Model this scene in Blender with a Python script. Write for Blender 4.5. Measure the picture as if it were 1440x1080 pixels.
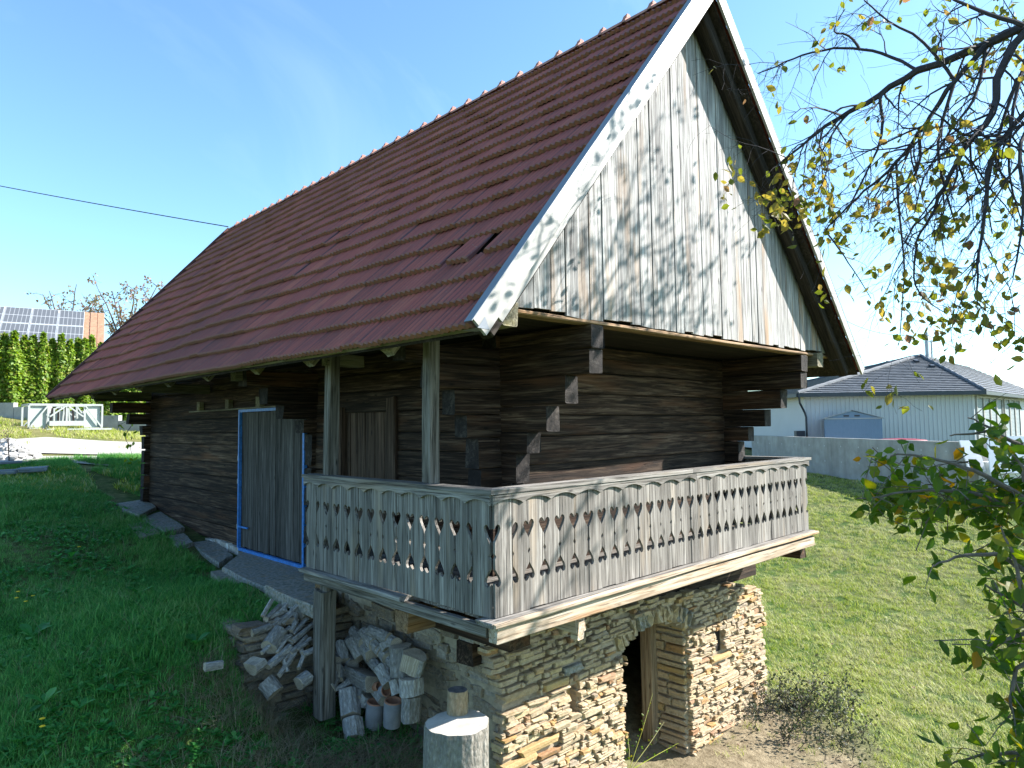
import bpy, math, random
import numpy as np
from mathutils import Vector, Matrix, noise as mnoise

random.seed(7); rng = np.random.default_rng(7)
for o in list(bpy.data.objects): bpy.data.objects.remove(o)
SC = bpy.context.scene
COL = SC.collection

# ------------------------------------------------------------------ camera
CAM = Vector((-3.6615, -3.9507, 1.4825))
FW = Vector((0.70139266, 0.71020751, 0.06044528))
RT = Vector((0.71199288, -0.70207097, -0.01274712))
UP = Vector((-0.03338377, -0.05197735, 0.99809012))
cam_d = bpy.data.cameras.new('camera'); cam = bpy.data.objects.new('camera', cam_d); COL.objects.link(cam)
cam_d.sensor_width = 36; cam_d.lens = 24.0; cam_d.clip_end = 3000; cam_d.clip_start = 0.05
cam.matrix_world = Matrix(((RT.x, UP.x, -FW.x, CAM.x), (RT.y, UP.y, -FW.y, CAM.y), (RT.z, UP.z, -FW.z, CAM.z), (0, 0, 0, 1)))
SC.camera = cam
# ------------------------------------------------------------------ sky and sun
SUN = Vector((1.42, -1.0, 1.2)).normalized()          # towards the sun
el = math.asin(SUN.z); az = math.atan2(SUN.x, SUN.y)
w = bpy.data.worlds.new('World'); SC.world = w; w.use_nodes = True
nt = w.node_tree; nt.nodes.clear()
sky = nt.nodes.new('ShaderNodeTexSky'); sky.sky_type = 'NISHITA'; sky.sun_disc = False
sky.sun_elevation = el; sky.sun_rotation = az; sky.altitude = 350; sky.air_density = 1.0; sky.dust_density = 0.6; sky.ozone_density = 1.6
bg = nt.nodes.new('ShaderNodeBackground'); bg.inputs[1].default_value = 0.115
out = nt.nodes.new('ShaderNodeOutputWorld')
tint = nt.nodes.new('ShaderNodeMix'); tint.data_type = 'RGBA'; tint.blend_type = 'MULTIPLY'; tint.inputs[0].default_value = 1
tint.inputs[7].default_value = (0.78, 1.0, 1.05, 1)
nt.links.new(sky.outputs[0], tint.inputs[6])
# thin cirrus streaks high in the sky
tc = nt.nodes.new('ShaderNodeTexCoord'); mp = nt.nodes.new('ShaderNodeMapping'); mp.inputs['Rotation'].default_value = (0.5, 0.3, 0.2); mp.inputs['Scale'].default_value = (1.2, 5.5, 2.5)
nz = nt.nodes.new('ShaderNodeTexNoise'); nz.inputs['Scale'].default_value = 1.3; nz.inputs['Detail'].default_value = 7; nz.inputs['Roughness'].default_value = .55; nz.inputs['Distortion'].default_value = .7
rp = nt.nodes.new('ShaderNodeValToRGB'); rp.color_ramp.elements[0].position = .55; rp.color_ramp.elements[1].position = .85
rp.color_ramp.elements[1].color = (.10, .10, .10, 1)
mx = nt.nodes.new('ShaderNodeMix'); mx.data_type = 'RGBA'; mx.inputs[7].default_value = (6.5, 7.4, 8.0, 1)
nt.links.new(tc.outputs['Generated'], mp.inputs[0]); nt.links.new(mp.outputs[0], nz.inputs[0]); nt.links.new(nz.outputs[0], rp.inputs[0])
nt.links.new(rp.outputs[0], mx.inputs[0]); nt.links.new(tint.outputs[2], mx.inputs[6]); nt.links.new(mx.outputs[2], bg.inputs[0]); nt.links.new(bg.outputs[0], out.inputs[0])
sd = bpy.data.lights.new('sun', 'SUN'); sd.energy = 5.0; sd.angle = math.radians(0.5); sd.color = (1.0, 0.965, 0.91)
so = bpy.data.objects.new('sun', sd); COL.objects.link(so); so.location = (20, -15, 20)
so.rotation_euler = (-SUN).to_track_quat('-Z', 'Y').to_euler()
SC.view_settings.view_transform = 'Standard'; SC.view_settings.look = 'None'; SC.view_settings.gamma = 1; SC.view_settings.use_curve_mapping = False
SC.view_settings.exposure = 1.55
SC.cycles.use_denoising = True
SC.cycles.max_bounces = 8; SC.cycles.transparent_max_bounces = 8

# ------------------------------------------------------------------ helpers
WM = {}
def ray(u, v): return FW + RT * ((u - 720) / 960) - UP * ((v - 540) / 960)
def at(u, v, t):
    """point t metres deep along the sight line measured in the photograph"""
    return CAM + ray(u, v) * t
def onp(u, v, ax, val):
    k = ray(u, v); return CAM + k * ((val - CAM[ax]) / k[ax])
def fr(x): return x - math.floor(x)
def mesh(name, v, f, mats=(), mi=None, smooth=False):
    me = bpy.data.meshes.new(name)
    me.from_pydata([tuple(p) for p in v], [], [tuple(q) for q in f])
    for m in mats: me.materials.append(m)
    if mi is not None: me.polygons.foreach_set('material_index', mi)
    if smooth: me.polygons.foreach_set('use_smooth', [True] * len(me.polygons))
    me.update(); return me
def fast_mesh(name, V, Fq, mats=(), smooth=False, mi=None):
    """V (n,3) array, Fq (m,k) array of equal-size faces"""
    V = np.asarray(V, np.float32); Fq = np.asarray(Fq, np.int32); m, k = Fq.shape
    me = bpy.data.meshes.new(name)
    me.vertices.add(len(V)); me.vertices.foreach_set('co', V.ravel())
    me.loops.add(m * k); me.loops.foreach_set('vertex_index', Fq.ravel())
    me.polygons.add(m); me.polygons.foreach_set('loop_start', np.arange(0, m * k, k, dtype=np.int32))
    if mi is not None: me.polygons.foreach_set('material_index', np.asarray(mi, np.int32))
    me.polygons.foreach_set('use_smooth', np.full(m, smooth))
    for mm in mats: me.materials.append(mm)
    me.update(calc_edges=True); me.validate(); return me
def obj(name, me, parent=None, M=None, label=None, cat=None, group=None, kind=None):
    o = bpy.data.objects.new(name, me); COL.objects.link(o)
    M = M if M is not None else Matrix.Identity(4)
    WM[o] = M.copy()
    if parent is not None:
        o.parent = parent; o.matrix_basis = WM[parent].inverted() @ M
    else: o.matrix_basis = M
    if label: o['label'] = label
    if cat: o['category'] = cat
    if group: o['group'] = group
    if kind: o['kind'] = kind
    return o
def empty(name, loc, label=None, cat=None, group=None, kind=None, parent=None):
    return obj(name, None, parent, Matrix.Translation(Vector(loc)), label, cat, group, kind)
def clone(o, M, parent=None, label=None):
    c = o.copy(); COL.objects.link(c); WM[c] = M.copy()
    if parent is not None: c.parent = parent; c.matrix_basis = WM[parent].inverted() @ M
    else: c.matrix_basis = M
    if label: c['label'] = label
    for ch in list(o.children):
        clone(ch, M @ (WM[o].inverted() @ WM[ch]), c)
    return c
def frame(p, x, z):
    """matrix with local X along x and local Z near z"""
    x = Vector(x).normalized(); z = Vector(z)
    if z.cross(x).length < 1e-4: z = Vector((0, 1, 0)) if abs(x.y) < .9 else Vector((1, 0, 0))
    y = z.cross(x).normalized(); z = x.cross(y)
    return Matrix(((x.x, y.x, z.x, p[0]), (x.y, y.y, z.y, p[1]), (x.z, y.z, z.z, p[2]), (0, 0, 0, 1)))
class MB:
    def __init__(s): s.v = []; s.f = []; s.mi = []
    def add(s, v, f, mi=0):
        n = len(s.v); s.v += [tuple(p) for p in v]
        for q in f: s.f.append(tuple(i + n for i in q)); s.mi.append(mi)
    def box(s, a, b, mi=0):
        x0, y0, z0 = a; x1, y1, z1 = b
        v = [(x0,y0,z0),(x1,y0,z0),(x1,y1,z0),(x0,y1,z0),(x0,y0,z1),(x1,y0,z1),(x1,y1,z1),(x0,y1,z1)]
        s.add(v, [(0,3,2,1),(4,5,6,7),(0,1,5,4),(1,2,6,5),(2,3,7,6),(3,0,4,7)], mi)
    def beam(s, p0, p1, wd, h, up=(0,0,1), mi=0):
        p0 = Vector(p0); p1 = Vector(p1); M = frame(p0, p1 - p0, up); L = (p1 - p0).length
        v = [M @ Vector((x, y, z)) for x in (0, L) for (y, z) in ((-wd/2,-h/2),(wd/2,-h/2),(wd/2,h/2),(-wd/2,h/2))]
        s.add(v, [(0,3,2,1),(4,5,6,7),(0,1,5,4),(1,2,6,5),(2,3,7,6),(3,0,4,7)], mi)
    def tube(s, pts, rad, n=6, mi=0, cap=True):
        pts = [Vector(p) for p in pts]; k = len(pts)
        if not hasattr(rad, '__len__'): rad = [rad] * k
        v = []; f = []
        d0 = (pts[1] - pts[0]).normalized(); a = d0.orthogonal().normalized()
        for i in range(k):
            d = (pts[min(i+1, k-1)] - pts[max(i-1, 0)]).normalized()
            a = (a - d * a.dot(d)).normalized(); b = d.cross(a)
            for j in range(n):
                th = 2 * math.pi * j / n
                v.append(pts[i] + (a * math.cos(th) + b * math.sin(th)) * rad[i])
        for i in range(k - 1):
            for j in range(n):
                f.append((i*n+j, i*n+(j+1)%n, (i+1)*n+(j+1)%n, (i+1)*n+j))
        if cap:
            f.append(tuple(range(n-1, -1, -1))); f.append(tuple(range((k-1)*n, k*n)))
        s.add(v, f, mi)
    def mesh(s, name, mats, smooth=False): return mesh(name, s.v, s.f, mats, s.mi, smooth)
    def build(s, name, mats, parent=None, smooth=False, M=None, **k):
        if not isinstance(mats, (list, tuple)): mats = [mats]
        if M is not None:
            Mi = M.inverted(); s.v = [tuple(Mi @ Vector(p)) for p in s.v]
        return obj(name, s.mesh(name, mats, smooth), parent, M, **k)

# ------------------------------------------------------------------ materials
class NT:
    def __init__(s, name):
        s.m = bpy.data.materials.new(name); s.m.use_nodes = True; s.t = s.m.node_tree; s.t.nodes.clear()
        s.out = s.n('ShaderNodeOutputMaterial'); s.b = s.n('ShaderNodeBsdfPrincipled'); s.l(s.b.outputs[0], s.out.inputs[0])
    def n(s, t, **k):
        q = s.t.nodes.new(t)
        for a, b in k.items(): setattr(q, a, b)
        return q
    def l(s, a, b): s.t.links.new(a, b)
    def coord(s, which='Object', scale=(1,1,1), rand=0, rot=(0,0,0)):
        c = s.n('ShaderNodeTexCoord').outputs[which]
        if which == 'World': pass
        m = s.n('ShaderNodeMapping'); m.inputs['Scale'].default_value = scale; m.inputs['Rotation'].default_value = rot
        if rand:
            oi = s.n('ShaderNodeObjectInfo'); v = s.n('ShaderNodeVectorMath', operation='SCALE')
            cb = s.n('ShaderNodeCombineXYZ'); s.l(s.rnd(), cb.inputs[0])
            a = s.n('ShaderNodeMath', operation='MULTIPLY'); a.inputs[1].default_value = 3.7; s.l(s.rnd(), a.inputs[0]); s.l(a.outputs[0], cb.inputs[1])
            s.l(a.outputs[0], cb.inputs[2]); s.l(cb.outputs[0], v.inputs[0]); v.inputs['Scale'].default_value = rand
            ad = s.n('ShaderNodeVectorMath', operation='ADD'); s.l(c, ad.inputs[0]); s.l(v.outputs[0], ad.inputs[1]); c = ad.outputs[0]
        s.l(c, m.inputs[0]); return m.outputs[0]
    def world(s, scale=(1,1,1), rot=(0,0,0)):
        g = s.n('ShaderNodeNewGeometry'); m = s.n('ShaderNodeMapping'); m.inputs['Scale'].default_value = scale; m.inputs['Rotation'].default_value = rot
        s.l(g.outputs['Position'], m.inputs[0]); return m.outputs[0]
    def rnd(s):
        if not hasattr(s, '_r'):
            oi = s.n('ShaderNodeObjectInfo'); g = s.n('ShaderNodeNewGeometry')
            a = s.n('ShaderNodeMath', operation='ADD'); s.l(oi.outputs['Random'], a.inputs[0]); s.l(g.outputs['Random Per Island'], a.inputs[1])
            f = s.n('ShaderNodeMath', operation='FRACT'); s.l(a.outputs[0], f.inputs[0]); s._r = f.outputs[0]
        return s._r
    def noise(s, co, scale=5, detail=4, rough=.55, dist=0):
        q = s.n('ShaderNodeTexNoise'); q.inputs['Scale'].default_value = scale; q.inputs['Detail'].default_value = detail
        q.inputs['Roughness'].default_value = rough; q.inputs['Distortion'].default_value = dist; s.l(co, q.inputs['Vector']); return q.outputs[0]
    def voro(s, co, scale=5, feature='F1', rand=1):
        q = s.n('ShaderNodeTexVoronoi'); q.feature = feature; q.inputs['Scale'].default_value = scale; q.inputs['Randomness'].default_value = rand
        s.l(co, q.inputs['Vector']); return q.outputs[0]
    def ramp(s, fac, stops, interp='LINEAR'):
        q = s.n('ShaderNodeValToRGB'); r = q.color_ramp; r.interpolation = interp
        while len(r.elements) < len(stops): r.elements.new(1)
        for e, (p, c) in zip(r.elements, stops):
            e.position = p; e.color = (c, c, c, 1) if not hasattr(c, '__len__') else (*c, 1)
        s.l(fac, q.inputs[0]); return q.outputs[0]
    def mix(s, fac, a, b, mode='MIX'):
        q = s.n('ShaderNodeMix', data_type='RGBA', blend_type=mode)
        for i, x in ((0, fac), (6, a), (7, b)):
            if isinstance(x, bpy.types.NodeSocket): s.l(x, q.inputs[i])
            elif i == 0: q.inputs[0].default_value = x
            else: q.inputs[i].default_value = (*x, 1) if hasattr(x, '__len__') else (x, x, x, 1)
        return q.outputs[2]
    def math(s, op, a, b=0):
        q = s.n('ShaderNodeMath', operation=op)
        for i, x in ((0, a), (1, b)):
            if isinstance(x, bpy.types.NodeSocket): s.l(x, q.inputs[i])
            else: q.inputs[i].default_value = x
        return q.outputs[0]
    def hsv(s, col, h=.5, sat=1, val=1):
        q = s.n('ShaderNodeHueSaturation'); s.l(col, q.inputs['Color'])
        for k, x in (('Hue', h), ('Saturation', sat), ('Value', val)):
            if isinstance(x, bpy.types.NodeSocket): s.l(x, q.inputs[k])
            else: q.inputs[k].default_value = x
        return q.outputs[0]
    def bump(s, h, strength=.4, dist=.01):
        q = s.n('ShaderNodeBump'); q.inputs['Strength'].default_value = strength; q.inputs['Distance'].default_value = dist
        s.l(h, q.inputs['Height']); s.l(q.outputs[0], s.b.inputs['Normal'])
    def col(s, c, rough=.8, metal=0, spec=.3):
        if isinstance(c, bpy.types.NodeSocket): s.l(c, s.b.inputs['Base Color'])
        else: s.b.inputs['Base Color'].default_value = (*c, 1)
        s.b.inputs['Roughness'].default_value = rough; s.b.inputs['Metallic'].default_value = metal; s.b.inputs['Specular IOR Level'].default_value = spec
        return s.m

def wood(name, dark, mid, light, warm=None, contrast=1.0, streak=16, knots=True, bump=.5, val=(.75, 1.25)):
    """grain runs along the local X axis of each piece"""
    t = NT(name)
    co = t.coord('Object', (0.7, streak, streak), rand=31)
    g = t.noise(co, 2.2, 6, .65, .6)
    base = t.ramp(g, [(.33, dark), (.5, mid), (.66, light)])
    co2 = t.coord('Object', (.35, 5.5, 5.5), rand=17)
    st = t.noise(co2, 1.6, 4, .6)
    base = t.mix(t.ramp(st, [(.38, 0), (.68, .75 * contrast)]), base, dark)
    if warm:
        w2 = t.noise(t.coord('Object', (.5, 3.5, 3.5), rand=53), 1.3, 3, .5)
        base = t.mix(t.ramp(w2, [(.57, 0), (.74, .8)]), base, warm)
    ck = t.noise(t.coord('Object', (.9, 42, 42), rand=71), 2.0, 3, .5, .4)
    crack = t.ramp(ck, [(.33, 1), (.40, 0)])
    base = t.mix(t.math('MULTIPLY', crack, .75), base, tuple(c * .25 for c in dark))
    if knots:
        kv = t.voro(t.coord('Object', (2.2, 7, 7), rand=23), 1.0)
        base = t.mix(t.ramp(kv, [(.03, .85), (.11, 0)]), base, tuple(c * .35 for c in dark))
    v = t.n('ShaderNodeMapRange'); v.inputs['To Min'].default_value = val[0]; v.inputs['To Max'].default_value = val[1]; t.l(t.rnd(), v.inputs[0])
    base = t.hsv(base, .5, 1, v.outputs[0])
    h = t.math('SUBTRACT', g, t.math('MULTIPLY', crack, .9)); t.bump(h, bump, .006)
    return t.col(base, .85, 0, .25)

M = {}
M['log'] = wood('old_log_wood', (.010,.006,.004), (.054,.030,.018), (.165,.112,.074), warm=(.12,.053,.024), bump=1.0, val=(.6,1.4))
M['logend_shade'] = wood('log_end_shade_tint', (.012,.010,.010), (.034,.028,.025), (.08,.068,.06), streak=6, knots=False, bump=1.0)  # end caps coloured darker than the logs: shade on the ends painted in
M['gable'] = wood('weathered_board_wood', (.11,.10,.098), (.39,.38,.365), (.62,.61,.595), warm=(.34,.22,.13), contrast=.8, streak=20, val=(.8, 1.15))
M['balcony'] = wood('grey_balcony_wood', (.065,.057,.05), (.225,.205,.182), (.375,.35,.32), warm=(.27,.21,.15), contrast=.85, streak=20, val=(.85, 1.15))
M['post'] = wood('grey_post_wood', (.05,.043,.035), (.20,.175,.145), (.34,.31,.275), contrast=.6)
M['beam'] = wood('pale_beam_wood', (.24,.17,.11), (.48,.38,.28), (.60,.52,.43), warm=(.46,.24,.10), contrast=.5)
M['rafter'] = wood('rafter_wood', (.08,.07,.045), (.20,.175,.12), (.32,.29,.21), warm=(.22,.19,.06), contrast=.5)
M['joist'] = wood('brown_joist_wood', (.09,.055,.03), (.24,.15,.085), (.36,.25,.15), warm=(.34,.17,.06), contrast=.5)
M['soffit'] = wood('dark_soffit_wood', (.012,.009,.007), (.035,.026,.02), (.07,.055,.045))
M['door'] = wood('door_wood', (.025,.022,.02), (.085,.075,.068), (.165,.15,.14), contrast=.7)
M['indoor'] = wood('inner_door_wood', (.03,.018,.012), (.085,.052,.036), (.15,.1,.07), contrast=.6)
M['postwarm'] = wood('door_post_wood', (.17,.11,.06), (.36,.26,.17), (.48,.38,.27), contrast=.4)

def simple(name, c, rough=.6, metal=0, spec=.4, var=.12, scale=6, bump=0):
    t = NT(name); n = t.noise(t.coord('Object', (1,1,1), rand=5), scale, 5, .6)
    b = t.mix(t.ramp(n, [(.3, 0), (.75, 1)]), tuple(x * (1 - var) for x in c), tuple(min(1, x * (1 + var)) for x in c))
    if bump: t.bump(n, bump, .004)
    return t.col(b, rough, metal, spec)

def tile_mat():
    t = NT('roof_tile_concrete')
    co = t.coord('Object', (1,1,1), rand=9)
    v = t.ramp(t.rnd(), [(0, (.29,.078,.058)), (.35, (.36,.095,.07)), (.65, (.33,.088,.07)), (1, (.41,.12,.08))])
    def att(nm):
        q = t.n('ShaderNodeAttribute'); q.attribute_name = nm; return q.outputs['Fac']
    rib = att('rib'); lip = att('lip')
    # grime settled in the troughs, broken up along the courses
    st = t.noise(t.world((7, 9, 7)), 1.0, 4, .6)
    v = t.mix(t.math('MULTIPLY', t.ramp(rib, [(.2, 1), (.6, .0)]), t.ramp(st, [(.32, .6), (.62, 1)])), v, (.070, .042, .048))
    sm_ = t.noise(t.world((1.6, 14, 1.6)), 1.0, 3, .6); v = t.mix(t.ramp(sm_, [(.50, 0), (.68, .45)]), v, (.085, .052, .055))
    wn = t.noise(t.world((.16, .22, .3)), 1.0, 3, .55)
    v = t.mix(t.ramp(wn, [(.48, 0), (.64, .45)]), v, (.10, .055, .052))
    n2 = t.noise(t.world(), 40, 4, .7)
    v = t.mix(t.math('MULTIPLY', t.ramp(lip, [(.91, 0), (.95, 1)]), t.ramp(n2, [(.35, .3), (.6, 1)])), v, (.24, .115, .062))
    n3 = t.noise(t.world(), 55, 2, .5); v = t.mix(t.ramp(n3, [(.66, 0), (.72, .5)]), v, (.21, .19, .15))
    t.bump(t.noise(co, 140, 3, .6), .35, .003)
    return t.col(v, .72, 0, .35)
M['tile'] = tile_mat()
M['tileboard'] = simple('dark_red_trim', (.10, .042, .036), .8, var=.3)
M['ridge'] = simple('ridge_tile_concrete', (.40, .19, .15), .8, var=.35, scale=14, bump=.4)
M['white'] = simple('white_painted_board', (.35, .335, .31), .55, var=.2, scale=4, bump=.2)
M['flash'] = simple('blue_grey_flashing', (.20, .22, .25), .5, .3, var=.08)
M['blue'] = simple('blue_painted_steel', (.045, .20, .56), .45, 0, .5, var=.35, scale=20)
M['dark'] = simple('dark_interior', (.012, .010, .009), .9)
M['concrete'] = None

def stone_mat(name, stops, speck=.35, dirt=(.06,.05,.04), tintc=(1,1,1)):
    t = NT(name)
    c = t.mix(1.0, t.ramp(t.rnd(), stops), tintc, 'MULTIPLY')
    co = t.coord('Object', (1,1,1), rand=41)
    n = t.noise(t.world((1,1,1)), 22, 6, .65); c = t.mix(t.ramp(n, [(.36, speck), (.58, 0)]), c, dirt)
    n2 = t.noise(t.world((3,3,16)), 3, 5, .6); c = t.mix(t.ramp(n2, [(.5, 0), (.72, .45)]), c, (.40,.24,.09))
    n3 = t.noise(t.world((1,1,1)), 60, 3, .6); c = t.mix(t.ramp(n3, [(.60, 0), (.70, .4)]), c, (.62,.58,.50))
    t.bump(t.noise(t.world((1,1,2.5)), 28, 6, .7), .8, .012)
    return t.col(c, .9, 0, .2)
STONES = [(0,(.38,.33,.26)),(.14,(.48,.43,.34)),(.3,(.42,.37,.30)),(.44,(.52,.46,.37)),(.58,(.34,.31,.28)),(.70,(.50,.43,.31)),(.82,(.42,.37,.31)),(.90,(.44,.30,.14)),(.96,(.31,.19,.13)),(1,(.50,.45,.37))]
M['stone'] = stone_mat('wall_stone', STONES, .45, (.10,.075,.05), (1.04,.92,.77))
M['rubble'] = stone_mat('rubble_stone', [(0,(.20,.165,.125)),(.3,(.30,.25,.19)),(.55,(.16,.12,.09)),(.8,(.36,.32,.27)),(1,(.24,.18,.12))], .5)
M['slabm'] = stone_mat('grey_slab_stone', [(0,(.26,.255,.24)),(.5,(.37,.355,.33)),(1,(.30,.27,.23))], .85, (.10,.105,.075))
M['mortar'] = simple('lime_mortar', (.32, .26, .185), .95, var=.35, scale=12, bump=.8)
M['ochre'] = stone_mat('ochre_stone', [(0,(.46,.33,.16)),(1,(.40,.27,.13))], .25, (.2,.12,.05))

# ------------------------------------------------------------------ ground height
CT = np.array([(-3.6,-4,-2.4),(0,-2.5,-2.65),(3,-2,-2.9),(8,-3,-3.0),(.0,.5,-1.95),(-1,.8,-1.8),(.7,1.2,-1.8),(.05,2.6,-1.5),(.6,2.7,-1.5),(-.75,2.6,-1.2),(-.9,3.3,-.78),
 (-1.4,2.6,-1.3),(-2.6,3.1,-1.3),(-4.5,1,-1.75),(-8,0,-2.0),(-1.8,5.7,-.85),(.2,4.3,-.56),(.9,4.3,-.53),(.3,5.5,-.6),(1.0,7.2,-.60),(1.,9.5,-.36),(1.,12.2,-.08),(-1.9,8.4,-.45),(-1.3,12.9,.22),
 (-1,15.4,.58),(.5,15.9,.75),(.6,18.5,.95),(1.5,22,1.5),(2.4,25.2,1.65),(2,28,2.0),(5,33,2.3),(-6,20,1.2),(-10,10,-.3),(-10,30,2.2),(-20,10,-.5),
 (1.2,.5,-2.22),(2.9,.3,-2.55),(3.3,1.2,-2.6),(4.3,.4,-2.58),(5.95,.6,-2.58),(8,.7,-2.72),(9.1,1.8,-2.6),(6.7,-.25,-2.72),(16.5,3.1,-2.2),(25.1,2.6,-1.2),(30,9.2,-.98),(32.8,13.6,-.75),(20,8,-1.6),(9,8,-1.8),(8.5,13,-.7),
 (6.5,14,.1),(8,22,.7),(20,20,-.2),(3,4,-.9),(3,10,-.5),(45,0,-.6),(45,30,.2),(60,60,.8),(0,80,4),(-60,40,2),(-60,-40,-4),(40,-60,-5),(120,0,-2),(120,120,1),(-120,0,-2),(0,-120,-8),(0,200,6),(300,300,0),(-300,300,4),(300,-300,-9),(-300,-300,-9)], float)
def _tps(r2): return np.where(r2 > 1e-9, r2 * np.log(np.maximum(r2, 1e-9)), 0)
_n = len(CT); _d2 = ((CT[:, None, :2] - CT[None, :, :2]) ** 2).sum(-1)
_A = np.zeros((_n + 3, _n + 3)); _A[:_n, :_n] = _tps(_d2) + np.eye(_n) * .15; _A[:_n, _n] = 1; _A[:_n, _n+1:] = CT[:, :2]; _A[_n:, :_n] = _A[:_n, _n:].T
_W = np.linalg.solve(_A, np.concatenate([CT[:, 2], np.zeros(3)]))
WL0 = np.array([24.7, 2.2]); WLd = np.array([7.95, 11.2]); WLd = WLd / np.hypot(*WLd); WLn = np.array([WLd[1], -WLd[0]])   # retaining wall line, normal towards the yard
def ss(x, a, b):
    t = np.clip((x - a) / (b - a), 0, 1); return t * t * (3 - 2 * t)
def hgt(x, y):
    x = np.atleast_1d(np.asarray(x, float)); y = np.atleast_1d(np.asarray(y, float)); sh = x.shape
    x = x.ravel(); y = y.ravel(); z = np.empty(len(x))
    for i in range(0, len(x), 20000):
        a = x[i:i+20000]; b = y[i:i+20000]
        r2 = (a[:, None] - CT[None, :, 0]) ** 2 + (b[:, None] - CT[None, :, 1]) ** 2
        z[i:i+20000] = _tps(r2) @ _W[:_n] + _W[_n] + _W[_n+1] * a + _W[_n+2] * b
    # step under the gallery: firewood bay below, terrace above
    m = ss(x, -.85, -.25) * (1 - ss(x, 1.3, 1.8))
    bay = -1.95 + .16 * (y - .5) ; terr = -.6 + .02 * (y - 3.2)
    st = ss(y, 3.15, 3.42)
    near = ss(y, .3, 1.2) * (1 - ss(y, 4.2, 5.6)) * m
    z = z * (1 - near) + near * (bay * (1 - st) + terr * st)
    # house yard behind the concrete wall
    dn = (x - WL0[0]) * WLn[0] + (y - WL0[1]) * WLn[1]; al = (x - WL0[0]) * WLd[0] + (y - WL0[1]) * WLd[1]
    yd = ss(dn, 1.2, 2.6) * ss(al, -.5, 1.5) * (1 - ss(al, 16, 18)) * (1 - ss(dn, 30, 45))
    z = z * (1 - yd) + yd * .08
    # gentle unevenness
    r = np.hypot(x, y)
    z = z + .03 * np.sin(x * 1.7 + y * .6) * np.sin(y * 1.3 - x * .4) * (r < 60)
    return z.reshape(sh)
def h1(x, y): return float(hgt([x], [y])[0])

def ground_mat():
    t = NT('meadow_ground'); P = t.world((1,1,1))
    n = t.noise(P, 1.1, 6, .6); n2 = t.noise(P, 9, 5, .65); nb = t.noise(P, .22, 4, .55)
    g = t.ramp(n2, [(.3, (.020,.045,.010)), (.5, (.045,.085,.016)), (.7, (.085,.125,.028))])
    dry = t.ramp(n2, [(.3, (.10,.095,.035)), (.7, (.22,.20,.095))])
    g = t.mix(t.ramp(n, [(.40, 0), (.68, .8)]), g, dry)
    soil = t.ramp(n2, [(.3, (.13,.10,.06)), (.7, (.32,.26,.17))])
    # bare trodden earth in front of the cellar
    v = t.n('ShaderNodeVectorMath', operation='DISTANCE'); v.inputs[1].default_value = (4.7, .5, -2.4); t.l(P, v.inputs[0])
    a = t.math('ADD', v.outputs['Value'], t.math('MULTIPLY', t.math('SUBTRACT', n, .5), 2.6))
    g = t.mix(t.ramp(a, [(.12, 1), (.17, 0)]) if False else t.ramp(t.math('MULTIPLY', a, .1), [(.10, 1), (.21, 0)]), g, soil)
    # mown, half dried lawn by the gravel road
    sx = t.n('ShaderNodeSeparateXYZ'); t.l(P, sx.inputs[0])
    g = t.mix(t.math('MULTIPLY', t.ramp(t.math('MULTIPLY', sx.outputs[1], .02), [(.30, 0), (.34, 1), (.9, 1)]), t.ramp(nb, [(.35, .3), (.6, .9)])), g, t.ramp(n2, [(.3, (.13,.12,.035)), (.7, (.26,.23,.10))]))
    t.bump(t.noise(P, 24, 5, .7), .8, .03)
    return t.col(g, .95, 0, .1)
M['ground'] = ground_mat()

def build_ground():
    def axis(c, lo, hi):
        a = [c]; s = .16; p = c
        while p < hi: 
            s = .16 if p < c + 9 else min(s * 1.09, 60); p += s; a.append(p)
        p = c; s = .16
        while p > lo:
            s = .16 if p > c - 7 else min(s * 1.09, 60); p -= s; a.insert(0, p)
        return np.array(a)
    X = axis(1.0, -700, 900); Y = axis(3.0, -700, 900)
    gx, gy = np.meshgrid(X, Y, indexing='ij'); gz = hgt(gx, gy)
    nx, ny = gx.shape; V = np.stack([gx.ravel(), gy.ravel(), gz.ravel()], 1)
    i = np.arange(nx - 1)[:, None] * ny + np.arange(ny - 1)[None, :]
    Fq = np.stack([i, i + ny, i + ny + 1, i + 1], -1).reshape(-1, 4)
    obj('ground', fast_mesh('ground', V, Fq, [M['ground']], True), kind='structure')
build_ground()

def drape(name, pts, mat, lift, nu=40, nv=6, **k):
    """sheet between two edge polylines, laid on the ground"""
    a, b = pts; V = []; 
    def lerp(pl, s):
        s = s * (len(pl) - 1); i = min(int(s), len(pl) - 2); q = s - i
        return (pl[i][0] * (1-q) + pl[i+1][0] * q, pl[i][1] * (1-q) + pl[i+1][1] * q)
    P = []
    for i in range(nu + 1):
        p = lerp(a, i / nu); q = lerp(b, i / nu)
        for j in range(nv + 1):
            s = j / nv; P.append((p[0] * (1-s) + q[0] * s, p[1] * (1-s) + q[1] * s))
    P = np.array(P); z = hgt(P[:, 0], P[:, 1]) + lift
    V = np.column_stack([P, z])
    Fq = [(i*(nv+1)+j, (i+1)*(nv+1)+j, (i+1)*(nv+1)+j+1, i*(nv+1)+j+1) for i in range(nu) for j in range(nv)]
    return obj(name, fast_mesh(name, V, np.array(Fq), [mat], True), **k)
def gravel_mat():
    t = NT('pale_gravel'); P = t.world((1,1,1)); n = t.noise(P, 40, 4, .7); n2 = t.noise(P, 1.2, 4, .6)
    c = t.ramp(n, [(.3, (.28,.26,.23)), (.6, (.42,.40,.36)), (.75, (.52,.50,.46))]); c = t.mix(t.ramp(n2, [(.5, 0), (.75, .4)]), c, (.34,.30,.22))
    t.bump(n, .6, .02); return t.col(c, .95, 0, .1)
M['gravel'] = gravel_mat()
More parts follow.
